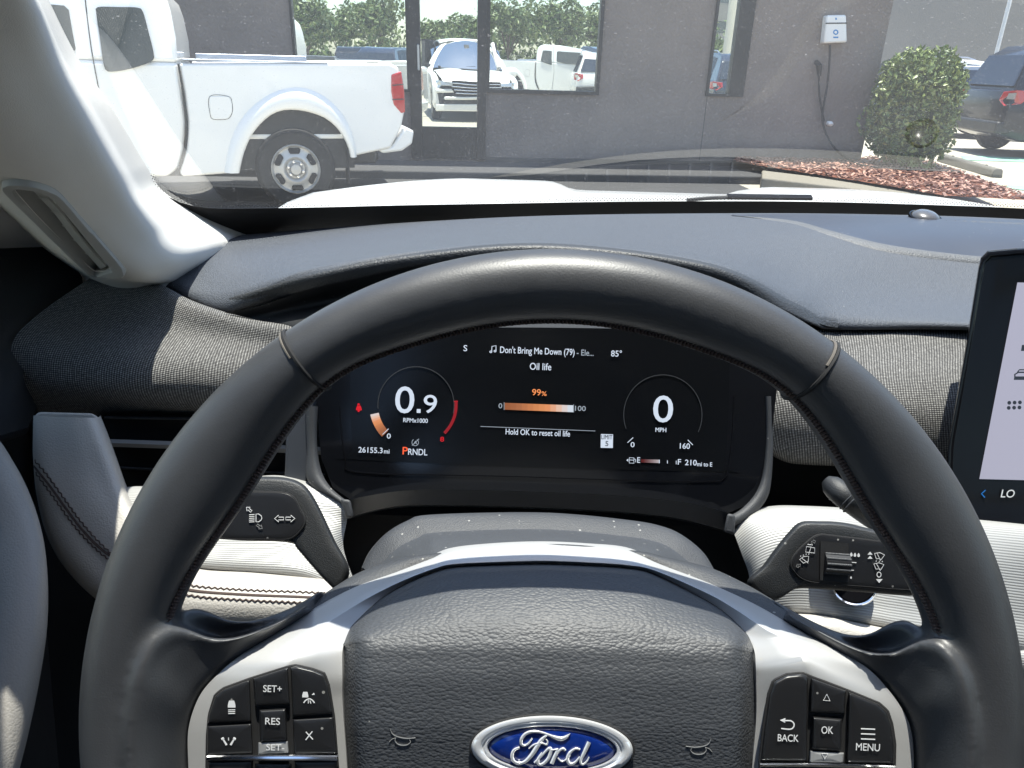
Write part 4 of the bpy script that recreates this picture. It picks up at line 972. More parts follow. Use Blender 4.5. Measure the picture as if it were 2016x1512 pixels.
# grained dark lip along the hood edge
l0 = [(470, 586), (560, 556), (640, 531), (720, 514), (840, 499), (1085, 482), (1330, 498), (1420, 526), (1500, 556), (1560, 587), (1640, 628)]
l1 = [(478, 606), (560, 583), (640, 560), (720, 543), (840, 519), (1085, 500), (1330, 520), (1420, 555), (1500, 590), (1560, 619), (1645, 645)]
hm = [(a*.5+c*.5, b*.5+e*.5, d*.5+f*.5) for (a, b, d), (c, e, f) in zip(byx(B3, 120, 450, 1650), byx(B3b, 120, 450, 1650))]
h3, h4 = byx(B3b, 120, 450, 1650), byx(B4, 120, 450, 1650)
tp = lambda i: min(1, i/14, (119-i)/14)          # fades out at both ends
lr = [[P(a, b-3*tp(i), d+.0006) for i, (a, b, d) in enumerate(hm)], [P(a, b-2*tp(i), d-.0012*tp(i)) for i, (a, b, d) in enumerate(hm)], [P(a, b, d-.0030*tp(i)) for i, (a, b, d) in enumerate(h3)],
      [P(a, b+1.5*tp(i), d-.0024*tp(i)) for i, (a, b, d) in enumerate(h4)], [P(a, b+3*tp(i), d+.004) for i, (a, b, d) in enumerate(h4)], [P(a, b+2*tp(i), d+.02) for i, (a, b, d) in enumerate(h4)]]
lc = [cat([r[k] for r in lr], 18) for k in range(120)]
mesh('hood_lip', face_cam(grid([[c[k] for c in lc] for k in range(18)])), MT['padlip'], dash, smooth=180)
# smooth blue-black panel ahead of the passenger and its bright lip
s0 = [(1440, 422.5), (1600, 421.5), (1800, 425.5), (2016, 434), (2480, 458)]
s1 = [(1440, 424), (1560, 434), (1640, 455), (1750, 482), (1900, 502), (2016, 510), (2480, 545)]
sa, sb = [[(q.x, q.y) for q in cat([V((*a, 0)) for a in l], 60)] for l in (s0, s1)]
mesh('smooth_panel', face_cam(grid([[opad(a[0]*(1-t)+b[0]*t, a[1]*(1-t)+b[1]*t, .0035) for a, b in zip(sa, sb)] for t in (0, .2, .4, .6, .8, 1)])), MT['smooth'], dash, smooth=180)
w_of = lambda i: min(1, i/16)*(13 if i < 60 else 16)
mesh('panel_lip', face_cam(grid([[opad(b[0]-.25*o*w_of(i), b[1]+o*w_of(i), h) for i, b in enumerate(sb)] for o, h in ((0, .0036), (.15, .0050), (.8, .0030), (1.2, -.001))])), M('pale dash lip', (.085, .088, .092), .5, bump=('voro', 700, .0005)), dash, smooth=180)
# trough in front with the defroster outlet (mirrored in the windscreen)
def ty(x, f): a = 1.0-.25*max(0, abs(x-CX)-.45); return a+(yb(x)-.012-a)*f
tr = []
for f, z in ((-.9, 1.1), (0, 1.158), (.22, 1.136), (.36, 1.127), (.6, 1.12), (1.0, 1.112)):
    tr.append([V((x, min(ty(x, max(f, 0)), yb(x)-.012) if f >= 0 else yb(x)-.35, z if f >= 0 else 1.02)) for x in [-.36+1.5*j/60 for j in range(61)]])
mesh('defroster_trough', face_cam(grid(tr[1:]), (0, 1.1, 3)), MT['defr'], dash, smooth=60)
vx0, vx1 = -.185, .375
vy = lambda x, f: ty(x, .36+.22*f)
so_ = []
for k in range(40):
    a = k/40*2*math.pi; cx_ = math.copysign(abs(math.cos(a))**.35, math.cos(a)); sy_ = math.copysign(abs(math.sin(a))**.6, math.sin(a))
    x = (vx0+vx1)/2+(vx1-vx0)/2*cx_; so_.append((x, vy(x, .5+.5*sy_)))
dv_ = mesh('defroster_vent', tube([V((x, y, 1.131)) for x, y in so_], .0035, 8, True), MT['blk2'], dash)
mesh('duct', face_cam(([V((x, y, 1.1305)) for x, y in so_], [list(range(40))]), (0, 1.1, 3)), MT['dark'], dv_, smooth=0)
mesh('rib', join(*[obox((x, (vy(x, .06)+vy(x, .94))/2, 1.132), V((.0015, 0, 0)), V((0, (vy(x, .94)-vy(x, .06))/2, 0)), V((0, 0, .003))) for x in [vx0+.03+.030*k for k in range(17)]]), MT['pad'], dv_, smooth=0)
# filler between pillar foot and pad
fl = [P(236, 553, .80), P(300, 525, .83), P(370, 485, .88), P(470, 442, .96), P(540, 455, .98), P(440, 500, .92), P(350, 560, .82), P(318, 590, .78), P(286, 578, .78)]
mesh('end_cap', prism(fl, [p+V((0, .05, -.02)) for p in fl]), MT['blk'], dash, smooth=30)
# sunlight sensor dome
sc_ = opad(1829, 431); dn = V((0, -.25, 1)).normalized()
sn = mesh('sun_sensor', lathe([(.0175, -.004), (.0175, .0), (.016, .003), (.011, .0058), (.005, .007), (.0005, .0072)], sc_+V((0, .01, .001)), dn, 32), M('smoked sensor dome', (.07, .068, .066), .25, coat=.6), dash)
mesh('bezel', lathe([(.020, -.004), (.020, .0006), (.018, .0012), (.0175, -.002)], sc_+V((0, .01, .001)), dn, 32), MT['gloss'], sn)
# woven panels
F0 = [(170, 552, .775), (238, 558, .765), (302, 562, .75), (381, 598, .72), (476, 627, .70), (567, 643, .69), (680, 660, .69)]
F1 = [(80, 615, .73), (180, 625, .72), (290, 640, .705), (380, 655, .69), (470, 670, .675), (567, 684, .665), (680, 695, .66)]
F2 = [(26, 670, .69), (130, 690, .675), (260, 705, .66), (370, 715, .65), (470, 725, .645), (567, 735, .64), (680, 745, .635)]
F3 = [(24, 735, .685), (130, 752, .665), (260, 760, .65), (370, 765, .645), (470, 770, .64), (567, 775, .635), (680, 785, .635)]
F4 = [(46, 785, .70), (140, 795, .685), (260, 797, .67), (370, 800, .662), (470, 803, .655), (567, 806, .65), (680, 810, .65)]
F5 = [(78, 815, .72), (150, 818, .705), (260, 815, .695), (370, 815, .69), (470, 816, .68), (567, 818, .675), (680, 820, .67)]
X3 = lambda c, k: [(a, b, d+k) for a, b, d in c]
FL = [(a, b+6, d+.06) for a, b, d in F5]; FT = [(a, b-2, d+.04) for a, b, d in F0]
mesh('woven_panel', loft([X3(c, k) for c, k in ((FT, 0), (F0, -.012), (F1, .006), (F2, .018), (F3, .022), (F4, .025), (F5, .025), (FL, .025))], 80, 60), MT['fabric'], dash, smooth=180, uv=80)
G0 = [(1480, 652, .70), (1610, 652, .70), (1660, 648, .715), (1780, 649, .722), (1910, 652, .728), (2100, 662, .73)]
G1 = [(1480, 690, .68), (1610, 690, .68), (1700, 690, .69), (1800, 692, .695), (1910, 698, .70), (2100, 706, .70)]
G2 = [(1480, 740, .655), (1610, 740, .655), (1700, 742, .66), (1800, 746, .665), (1910, 752, .67), (2100, 760, .67)]
G3 = [(1490, 795, .64), (1610, 800, .64), (1700, 804, .645), (1800, 808, .65), (1910, 815, .655), (2100, 822, .66)]
G4 = [(1500, 860, .645), (1610, 868, .645), (1700, 872, .65), (1800, 876, .655), (1910, 882, .66), (2100, 890, .665)]
G5 = [(1515, 890, .655), (1560, 908, .66), (1680, 914, .665), (1800, 918, .67), (1910, 922, .675), (2100, 930, .68)]
GL = [(a, b+4, d+.05) for a, b, d in G5]; GT = [(a, b-2, d+.04) for a, b, d in G0]
mesh('woven_panel', loft([GT, G0, G1, G2, G3, G4, G5, GL], 80, 60), MT['fabric'], dash, smooth=180, uv=80)
# black body behind everything
bb = [P(40, 640, .82), P(640, 640, .80), P(1500, 640, .82), P(2600, 680, .82), P(2600, 1560, .66), P(1500, 1500, .66), P(640, 1500, .64), P(120, 1560, .62)]
mesh('core', prism(bb, [p+V((0, .12, 0)) for p in bb]), MT['dark'], dash, smooth=0)
# side air vent with its slats
vt = mesh('air_vent', slab([(200, 812), (640, 806), (640, 1000), (250, 970), (225, 900)], at(.725), .01), MT['dark'], dash, smooth=0)
for q, wd, mt, dd in ((((212, 872), (335, 876), (560, 884), (640, 888)), 15, 'silver', .69), (((236, 921), (320, 925), (560, 932), (640, 935)), 6, 'frame', .695), (((205, 822), (330, 824), (560, 826), (640, 827)), 5, 'frame', .69)):
    mesh('slat', fix(join(loft([[(a, b-wd*.5, dd+.004) for a, b in q], [(a, b, dd) for a, b in q], [(a, b+wd*.5, dd+.004) for a, b in q]], 24), loft([[(a, b+wd*.5, dd+.004) for a, b in q], [(a, b+wd*.3, dd+.03) for a, b in q], [(a, b-wd*.5, dd+.03) for a, b in q], [(a, b-wd*.5, dd+.004) for a, b in q]], 24))), MT[mt], vt, smooth=60)
# pale leather sweep, twin stitched
Ua = [(190, 822, .585), (206, 862, .58), (225, 915, .575), (243, 965, .568), (265, 1010, .56), (300, 1065, .553), (345, 1104, .548), (400, 1122, .545), (500, 1128, .545), (620, 1138, .55), (760, 1150, .56)]
Ub = [(150, 822, .575), (168, 880, .57), (190, 940, .565), (215, 1000, .555), (245, 1050, .545), (290, 1100, .538), (345, 1135, .532), (400, 1150, .528), (500, 1158, .528), (620, 1168, .532), (760, 1180, .545)]
Uc = [(110, 820, .58), (118, 890, .575), (135, 965, .565), (165, 1040, .555), (205, 1100, .545), (260, 1150, .535), (335, 1185, .525), (400, 1195, .52), (500, 1200, .52), (620, 1208, .525), (760, 1215, .535)]
Ud = [(70, 818, .59), (70, 900, .585), (80, 980, .575), (105, 1060, .565), (150, 1125, .555), (210, 1180, .545), (310, 1228, .535), (400, 1245, .53), (500, 1250, .53), (620, 1255, .535), (760, 1262, .545)]
Ue = [(66, 818, .63), (66, 900, .63), (74, 985, .62), (98, 1068, .61), (142, 1135, .60), (205, 1192, .59), (310, 1262, .58), (400, 1310, .575), (500, 1320, .575), (620, 1325, .58), (760, 1335, .59)]
U0_ = [(a+8, b-4, d+.06) for a, b, d in Ua]
lvf = loft([U0_, Ua, Ub, Uc, Ud, Ue], 110, 60); lth = mesh('leather_bolster', lvf, MT['lthr'], dash, smooth=180)
lbv = on_bvh(BVHTree.FromPolygons([tuple(q) for q in lvf[0]], lvf[1]), .54)
mesh('bolster_top', slab([(70, 816), (78, 811), (182, 814), (194, 822), (194, 830), (70, 830)], at(.592), .02), MT['lthr'], dash, smooth=30, bevel=.002)
S1 = [(68, 906), (100, 945), (150, 1015), (190, 1062), (228, 1095), (300, 1130), (375, 1152), (480, 1161), (610, 1166), (680, 1172)]
S2 = [(70, 930), (100, 972), (150, 1040), (190, 1082), (222, 1106), (300, 1150), (375, 1172), (480, 1181), (600, 1187), (680, 1194)]
def zig(S, amp, n, fn, off=0):
    q = cat([V((*a, 0)) for a in S], n); o = []
    for i, p in enumerate(q):
        t = (q[min(i+1, n-1)]-q[max(i-1, 0)]).normalized(); nn = V((-t.y, t.x, 0)); p = p+nn*(off+(amp if i % 2 else -amp)); o.append(fn(p.x, p.y, .0006))
    return o
mesh('stitching', join(*[tube(zig(S, 1.7, 120, lbv), .00055, 5) for S in (S1, S2)]), MT['thread'], lth)
mesh('welt_seam', join(*[tube([lbv(q.x, q.y, -.0002) for q in cat([V((a, (b1+b2)/2, 0)) for (a, b1), (c, b2) in zip(S1, S2)], 90)], .0011, 6)]), MT['thread'], lth)
# ribbed silver trim left of the column, under the stalk
t0 = [(226, 985, .585), (250, 962, .59), (330, 960, .59), (440, 950, .59), (540, 940, .592), (606, 952, .592), (640, 966, .588), (684, 990, .58)]
t1 = [(232, 1005, .575), (290, 1000, .57), (360, 1005, .57), (440, 1005, .57), (540, 1005, .57), (606, 1010, .572), (650, 1020, .572), (683, 1025, .575)]
t2 = [(250, 1035, .57), (300, 1050, .56), (360, 1062, .555), (440, 1064, .555), (540, 1072, .555), (606, 1080, .558), (650, 1085, .56), (676, 1078, .572)]
t3 = [(300, 1080, .56), (340, 1100, .553), (390, 1118, .548), (440, 1124, .548), (540, 1132, .548), (606, 1140, .55), (660, 1160, .555), (700, 1150, .57)]
t4 = [(310, 1090, .60), (350, 1110, .60), (390, 1125, .6), (440, 1130, .6), (540, 1138, .6), (606, 1146, .6), (670, 1180, .6), (705, 1160, .60)]
mesh('ribbed_trim', loft([[(a, b, d+.05) for a, b, d in t0], t0, t1, t2, t3, t4], 60, 40), MT['ribs'], dash, smooth=180, uv=60)
# and right of it
r0 = [(1443, 1046, .585), (1462, 1018, .588), (1516, 998, .592), (1600, 998, .592), (1700, 1004, .595), (1800, 1012, .60), (2100, 1040, .62)]
r1 = [(1446, 1052, .575), (1480, 1024, .575), (1540, 1012, .575), (1620, 1016, .575), (1700, 1022, .58), (1800, 1032, .585), (2100, 1058, .605)]
r2 = [(1460, 1090, .572), (1490, 1070, .565), (1550, 1060, .562), (1620, 1064, .562), (1700, 1072, .566), (1800, 1082, .572), (2100, 1100, .60)]
r3 = [(1475, 1135, .57), (1500, 1130, .56), (1560, 1130, .556), (1620, 1130, .556), (1700, 1135, .56), (1800, 1140, .565), (2100, 1160, .60)]
r4 = [(1470, 1180, .57), (1520, 1180, .56), (1580, 1180, .555), (1640, 1185, .553), (1720, 1190, .555), (1800, 1200, .56), (2100, 1220, .60)]
r5 = [(1480, 1215, .575), (1540, 1208, .565), (1610, 1214, .558), (1660, 1222, .555), (1740, 1236, .555), (1810, 1250, .56), (2100, 1300, .60)]
r6 = [(a, b+10, d+.05) for a, b, d in r5]
rvf = loft([[(a, b-1, d+.05) for a, b, d in r0], r0, r1, r2, r3, r4, r5, r6], 70, 50)
mesh('ribbed_trim', rvf, MT['ribs'], dash, smooth=180, uv=70)
b0 = [(1560, 1210, .552), (1620, 1214, .548), (1690, 1228, .546), (1760, 1242, .546), (1830, 1256, .55), (1950, 1280, .56)]
b1 = [(1560, 1250, .545), (1620, 1252, .54), (1690, 1262, .538), (1760, 1276, .538), (1830, 1290, .54), (1950, 1310, .55)]
b2 = [(1560, 1330, .555), (1620, 1332, .55), (1690, 1342, .548), (1760, 1350, .548), (1830, 1360, .55), (1950, 1380, .56)]
mesh('leather_bolster', loft([[(a, b+2, d+.03) for a, b, d in b0], b0, b1, b2, [(a, b, d+.05) for a, b, d in b2]], 40, 26), MT['lthr'], dash, smooth=180)
# start button
sb_c = P(1681, 1148, .548); sx_ = (CAM-sb_c).normalized()
stb = mesh('start_button', lathe([(.0165, -.01), (.0165, .004), (.0155, .006), (.0145, .0055), (.014, .003)], sb_c, sx_, 48), MT['chrome'], dash)
mesh('button_cap', lathe([(.0142, .002), (.0135, .0045), (.008, .0035), (.0005, .003)], sb_c, sx_, 48), MT['gloss'], stb)
# fluted bar and vents right of the rim
k0 = [(1880, 1034, .62), (1960, 1038, .622), (2060, 1046, .63), (2500, 1075, .66)]
k1 = [(1880, 1052, .605), (1960, 1056, .607), (2060, 1064, .615), (2500, 1093, .645)]
k2 = [(1880, 1085, .602), (1960, 1088, .604), (2060, 1096, .612), (2500, 1125, .642)]
k3 = [(1880, 1108, .615), (1960, 1112, .617), (2060, 1120, .625), (2500, 1150, .655)]
mesh('fluted_bar', loft([[(a, b, d+.04) for a, b, d in k0], k0, k1, k2, k3, [(a, b, d+.04) for a, b, d in k3]], 60, 30), MT['ribsv'], dash, smooth=180, uv=60)
cv = mesh('air_vent', slab([(1900, 1118), (2500, 1155), (2500, 1300), (1940, 1270)], at(.66), .02), MT['dark'], dash, smooth=0)
for y in (1160, 1200, 1240):
    mesh('slat', loft([[(1900, y, .64), (2100, y+8, .645), (2500, y+24, .66)], [(1900, y+5, .632), (2100, y+13, .637), (2500, y+30, .655)], [(1900, y+9, .65), (2100, y+17, .655), (2500, y+34, .67)]], 20), MT['frame'], cv, smooth=60)
mesh('fluted_bar', loft([[(1900, 1262, .60), (2100, 1276, .60), (2500, 1300, .62)], [(1900, 1275, .585), (2100, 1290, .585), (2500, 1315, .605)], [(1900, 1315, .585), (2100, 1325, .585), (2500, 1350, .605)], [(1900, 1325, .60), (2100, 1336, .60), (2500, 1362, .62)]], 40, 20), MT['ribs'], dash, smooth=180, uv=40)
mesh('lower_console', loft([[(1880, 1328, .60), (2100, 1345, .60), (2500, 1370, .62)], [(1880, 1420, .57), (2100, 1430, .57), (2500, 1450, .59)], [(1880, 1640, .54), (2100, 1650, .54), (2500, 1660, .56)]], 30, 16), MT['blk'], dash, smooth=180)

# ================================================================ INSTRUMENT CLUSTER
clu = thing('instrument_cluster', 'wide black digital instrument display behind the steering wheel, lit readouts under a dark hood', 'instrument cluster', P(1065, 800, .59))
LD = .592
lf = at(LD)
lens = [(600, 640), (1540, 652), (1528, 780), (1512, 920), (1490, 985), (1430, 1012), (1330, 992), (1070, 975), (840, 970), (700, 990), (655, 960), (632, 900), (622, 780)]
mesh('lens', slab(lens, lf, .02), MT['lens'], clu, smooth=0)
# hood underside between pad edge and lens
h0 = [(440, 615, .692), (500, 606, .687), (600, 573, .68), (720, 546, .670), (840, 522, .664), (1085, 503, .657), (1400, 548, .664), (1500, 588, .674), (1600, 633, .687), (1660, 648, .70)]
h1 = [(500, 628, .70), (560, 615, .70), (640, 600, .70), (740, 585, .69), (850, 570, .69), (1085, 560, .685), (1390, 590, .69), (1480, 615, .69), (1560, 640, .70), (1640, 655, .71)]
h2 = [(560, 648, .69), (600, 645, .66), (660, 645, .62), (750, 645, .60), (850, 645, .595), (1085, 645, .594), (1390, 650, .595), (1480, 652, .60), (1550, 655, .64), (1620, 658, .69)]
mesh('hood', loft([[P(*q) for q in byx(r, 70)] for r in (h0, h1, h2)], 70, 20), MT['blk'], clu, smooth=180)
# inner chin of the lens and screen edge lines
mesh('screen_edge', ribbon([(668, 800), (680, 905), (712, 930), (1000, 938), (1380, 948), (1432, 925), (1446, 780)], 2.0, at(LD-.0006), .0002, 60), MT['gloss'], clu)
# surround: side posts and bottom bar
mesh('side_post', slab([(564, 830), (628, 770), (612, 905), (604, 950), (600, 962), (560, 960)], at(.60), .03), MT['frame'], clu, smooth=30, bevel=.002)
def post(a, b, wd):
    q = cat([P(*p) for p in a], 40); q2 = cat([P(*p) for p in b], 40)
    bk = [p+(p-CAM).normalized()*.02 for p in q]; bk2 = [p+(p-CAM).normalized()*.02 for p in q2]
    md = [(x+y)*.5+(CAM-x).normalized()*.006 for x, y in zip(q, q2)]
    return face_cam(grid([bk, q, md, q2, bk2]))
mesh('bezel', post([(626, 800, .59), (624, 870, .59), (632, 925, .588), (650, 958, .584), (680, 984, .578), (692, 990, .575)], [(600, 800, .592), (604, 880, .592), (602, 935, .59), (618, 960, .586), (658, 985, .58), (684, 1004, .575)], 1), MT['blk2'], clu, smooth=180)
mesh('bezel', post([(1507, 780, .592), (1508, 860, .592), (1502, 930, .59), (1488, 970, .586), (1462, 1000, .58), (1440, 1014, .575)], [(1520, 780, .594), (1522, 880, .594), (1518, 950, .592), (1508, 985, .588), (1478, 1020, .582), (1446, 1036, .575)], 1), MT['blk2'], clu, smooth=180)
br0 = [(686, 984, .576), (760, 970, .572), (840, 964, .57), (1000, 966, .568), (1200, 974, .568), (1330, 986, .57), (1400, 1000, .572), (1446, 1014, .575)]
br1 = [(682, 1020, .588), (760, 1000, .584), (840, 994, .581), (1000, 997, .580), (1200, 1006, .580), (1320, 1018, .581), (1390, 1034, .584), (1444, 1050, .588)]
mesh('lower_bar', loft([[(a, b+1, d+.03) for a, b, d in br0], br0, br1, [(a, b+3, d+.04) for a, b, d in br1]], 60), MT['frame'], clu, smooth=30)
for c in ([(670, 982), (690, 984), (697, 1018), (682, 1022)], [(1432, 1010), (1448, 1014), (1446, 1052), (1424, 1048)]):
    mesh('bar_end', slab(c, at(.562), .02), MT['blk2'], clu, smooth=30, bevel=.002)
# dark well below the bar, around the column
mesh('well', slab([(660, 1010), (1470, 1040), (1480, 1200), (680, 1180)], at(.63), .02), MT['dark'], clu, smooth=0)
# ---- what the display shows
D = at(LD-.0009)
disp = mesh('display', slab([(705, 650), (1420, 655), (1436, 680), (1428, 905), (1405, 928), (720, 906), (694, 880), (690, 680)], at(LD-.0003), .0004, 120, True), M('display glass', (.0035, .004, .005), .2, spec=.35), clu, smooth=0)
def ro(name, mat, *vf): return mesh(name, join(*vf), MT[mat] if isinstance(mat, str) else mat, disp, smooth=0)
ro('status_letter', 'ew', text('S', 912.5, 919.5, 691, 11.5, D))
ro('music_note', 'ew', ribbon([(968, 692), (968.5, 682), (976.5, 680.5), (976.5, 690.5)], 1.6, D, .0002), ribbon(circ(966.3, 692.6, 2, 1.6, n=12), 1.6, D, .0002, closed=True), ribbon(circ(974.6, 691.2, 2, 1.6, n=12), 1.6, D, .0002, closed=True))
ro('song_title', 'ew', text("Don't Bring Me Down (79)", 984.5, 1131, 694.5, 12.4, D))
ro('song_artist', 'eg', text('- Ele...', 1135.5, 1168.5, 699.5, 11.5, D))
ro('temperature', 'ew', text('85\u00b0', 1203, 1224, 701.5, 11.5, D))
ro('message_heading', 'ew', text('Oil life', 1043, 1085, 727.5, 13.2, D))
ro('oil_percent', 'eo', text('99', 1047.5, 1064.5, 778, 12, D), text('%', 1066, 1076, 779, 8.5, D))
def lerp3(a, b, t): return tuple(x+(y-x)*t for x, y in zip(a, b))
rmp = [(.30, .10, .04), (.36, .13, .055), (.50, .18, .07), (.62, .24, .09), (.72, .28, .12), (.72, .50, .40), (.60, .66, .74)]
def rampc(t): f = t*(len(rmp)-1); i = min(len(rmp)-2, int(f)); return lerp3(rmp[i], rmp[i+1], f-i)
gm = [E('bar tone', rampc(i/11), .62) for i in range(12)]
def quadpx(q): return face_cam(([D(a, b, .0001) for a, b in q], [[0, 1, 2, 3]]))
def multi(name, items):
    o = ro(name, items[0][1], *[i[0] for i in items]); o.data.materials.clear()
    ms = []
    for _, m in items:
        if m not in ms: ms.append(m)
    for m in ms: o.data.materials.append(m)
    k = 0
    for vf, m in items:
        for _f in vf[1]: o.data.polygons[k].material_index = ms.index(m); k += 1
    return o
bar = []
for i in range(24):
    t0_, t1_ = i/24, (i+1)/24; x0, x1 = 993.5+135*t0_, 993.5+135*t1_
    bar.append((quadpx([(x0, 793+t0_*5), (x1, 793+t1_*5), (x1, 806.5+t1_*5), (x0, 806.5+t0_*5)]), gm[min(11, int(t0_*12))]))
multi('oil_bar', bar)
ro('bar_figure', 'eg', text('0', 981.5, 988.5, 803.5, 9.5, D)); ro('bar_figure', 'eg', text('100', 1132, 1153, 808.5, 9.5, D))
ro('bar_tick', 'eg', ribbon([(992.5, 792), (992.5, 807)], 1.1, D, .0002)); ro('bar_tick', 'eg', ribbon([(1129.3, 796), (1129.3, 812)], 1.1, D, .0002))
ro('divider_line', 'eg', ribbon([(946, 839.5), (1172, 848.5)], 1.1, D, .0002))
ro('message_text', 'ew', text('Hold OK to reset oil life', 995.5, 1122, 855, 11, D))
ls = ro('limit_sign', 'ew', slab([(1183, 854.5), (1207, 855), (1206.5, 882), (1182.5, 881.5)], D, .0002))
mesh('limit_figures', join(text('LIMIT', 1184, 1205.5, 864.5, 8.5, at(LD-.0014), rot=1.5), text('5', 1191.5, 1197.5, 878, 9.5, at(LD-.0014))), MT['ei'], disp, smooth=0)
# left dial
ro('rpm_value', 'ew', text('0', 777.5, 814.5, 812, 51, D, bold=.4), text('9', 833.5, 859.5, 812.5, 35, D), ribbon([(820.5, 809), (828, 809.2)], 7.5, D, .0003))
ro('rpm_unit', 'ew', text('RPMx1000', 794, 842, 831, 8.2, D))
ro('dial_ring', 'ed', ribbon(circ(819, 798, 75, 76, n=60, a0=175, a1=372), 1.6, D, .0002)); ro('dial_ring', 'ed', ribbon(circ(1305, 817, 77, 79, n=60, a0=160, a1=385), 1.3, D, .0002))
arc = []
for i in range(10):
    a0, a1 = 190-4-i*-4.2, 190-4-(i+1)*-4.2
    a0, a1 = 168-i*3.1, 168-(i+1)*3.1
    f = lambda a, r: (819+r*math.cos(R_(a))*1.0, 797+r*math.sin(R_(a)))
    arc.append((quadpx([f(a0, 92), f(a1, 92), f(a1, 75), f(a0, 75)]), gm[max(0, 11-int(i*1.2)-1)]))
multi('rpm_arc', arc)
ro('dial_tick', 'ew', ribbon([(753, 855.5), (765, 844)], 1.5, D, .0002), ribbon([(1235.5, 871.5), (1246.5, 861.5)], 1.4, D, .0002), ribbon([(1354, 866), (1364, 876)], 1.4, D, .0002))
ro('dial_figure', 'ew', text('0', 761.5, 769, 863, 9.5, D), text('0', 1241.5, 1249, 880, 9.5, D), text('160', 1338.5, 1358, 883, 10.5, D))
ro('red_zone', E('dim red arc', (.36, .012, .02), .5), ribbon([f(a, 79) for a in range(-6, 46, 3)], 6, D, .0002))
ro('red_figure', 'er', text('8', 866.5, 874, 869, 9, D), ribbon([(893, 790), (901.5, 790)], 1.6, D, .0002))
ro('seat_belt_lamp', 'er', ribbon([(706, 794), (706, 798)], 4.5, D, .0003), ribbon([(706, 799), (704, 803), (703, 808)], 5, D, .0002), ribbon([(707, 799), (709, 803), (710, 808)], 5, D, .00022), ribbon([(706, 800), (706, 811)], 3.5, D, .00025), ribbon([(701, 806), (711, 806)], 2.5, D, .0003))
ro('auto_stop_icon', 'eg', ribbon(circ(817.5, 871, 6.5, n=20, a0=-60, a1=240), 1.2, D, .0002), ribbon([(811, 877), (825, 864)], 1.3, D, .0002), text('A', 814, 821.5, 874.5, 6.5, D))
ro('odometer', 'ew', text('26155.3', 705.5, 753, 890.5, 10.5, D), text('mi', 756, 766.5, 892.5, 8.5, D))
ro('gear_selected', 'ep', text('P', 792.5, 802.5, 894.5, 14.5, D))
ro('gear_letters', 'ew', text('RNDL', 803.5, 841, 895.2, 12, D))
# right dial
ro('speed_value', 'ew', text('0', 1285.5, 1324, 830, 51, D, bold=.4))
ro('speed_unit', 'ew', text('MPH', 1290.5, 1311.5, 850, 8.2, D))
pmp = [ribbon([(1239, 901), (1248, 901.4), (1248, 912), (1239, 911.6)], 1.2, D, .0002, closed=True), ribbon([(1239, 905.5), (1248, 906)], 1.1, D, .0003), ribbon([(1248, 903), (1251.5, 905), (1251.5, 910)], 1.1, D, .0002), ribbon([(1233.5, 906), (1237, 906)], [.6, 6], D, .0002)]
ro('fuel_pump_icon', 'ew', *pmp)
ro('fuel_letter', 'ew', text('E', 1254.5, 1260, 910.8, 10.5, D), text('F', 1334.5, 1340.5, 914.5, 10.5, D))
fb = []
for i in range(12):
    x0, x1 = 1262+35*i/12, 1262+35*(i+1)/12; sh = lambda x: (x-1262)*.03
    fb.append((quadpx([(x0, 904+sh(x0)), (x1, 904+sh(x1)), (x1, 910.5+sh(x1)), (x0, 910.5+sh(x0))]), E('fuel tone', lerp3((.10, .01, .01), (.45, .40, .42), (i/11)**1.6), .55)))
multi('fuel_bar', fb)
ro('fuel_tick', 'ew', ribbon([(1298, 905), (1298, 912)], 1.6, D, .0002), ribbon([(1314, 906.5), (1314, 912.5)], 1.4, D, .0002), ribbon([(1331.3, 907), (1331.3, 914)], 1.2, D, .0002))
ro('fuel_range', 'ew', text('210', 1348.5, 1371.5, 915.5, 10.5, D), text('mi to E', 1372.5, 1402, 917.5, 8, D))

# ================================================================ TOUCHSCREEN
tsc = thing('touchscreen', 'tall black framed centre touchscreen with a pale lit page at the right edge', 'touchscreen', P(2250, 760, .62))
TD = lambda a, b, h=0: P(a, b, .615+(a-2000)*.00004-h)
outl = [(1944, 494), (2010, 488), (2700, 500), (2712, 520), (2700, 1060), (2680, 1072), (1900, 1040), (1874, 1026), (1863, 960), (1866, 880), (1882, 790), (1906, 650), (1926, 525), (1932, 503)]
ol = [(q.x, q.y) for q in lin([V((*a, 0)) for a in outl], 140, True)]
rr = []
c0 = (2280, 770)
for k, h in ((1, -.022), (1, -.003), (.998, .0), (.9955, .002), (.99, .0026), (.978, .0022), (.974, .0012), (.97, .0010)):
    rr.append([TD(c0[0]+(a-c0[0])*(k if a < 2000 else 1), c0[1]+(b-c0[1])*(1-(1-k)*1.6), h) for a, b in ol])
vf = grid(rr, True); vf[1].append(list(range(140))); vf[1].append(list(range(140*7, 140*8)))
mesh('housing', fix(vf), MT['gloss'], tsc, smooth=40)
pg = [(2003, 556), (2690, 575), (2670, 962), (1928, 943)]
scr = mesh('screen', slab(pg, lambda a, b, h=0: TD(a, b, h+.0016), .0005), MT['es'], tsc, smooth=0)
TS = lambda a, b, h=0: TD(a, b, h+.0019)
def ic(name, mat, *vf): return mesh(name, join(*vf), MT[mat], scr, smooth=0)
ic('app_icon', 'ei', slab([(2012, 679), (2040, 679), (2040, 691), (2010, 691)], TS, .0001))
ic('app_icon', 'ei', ribbon([(1998, 748), (1998, 737), (2005, 733), (2030, 733)], 3, TS, .0002), slab([(1997, 741), (2030, 741), (2030, 748), (1996, 748)], TS, .0001), ribbon([(2003, 733), (2007, 728), (2030, 728)], 2.5, TS, .0002))
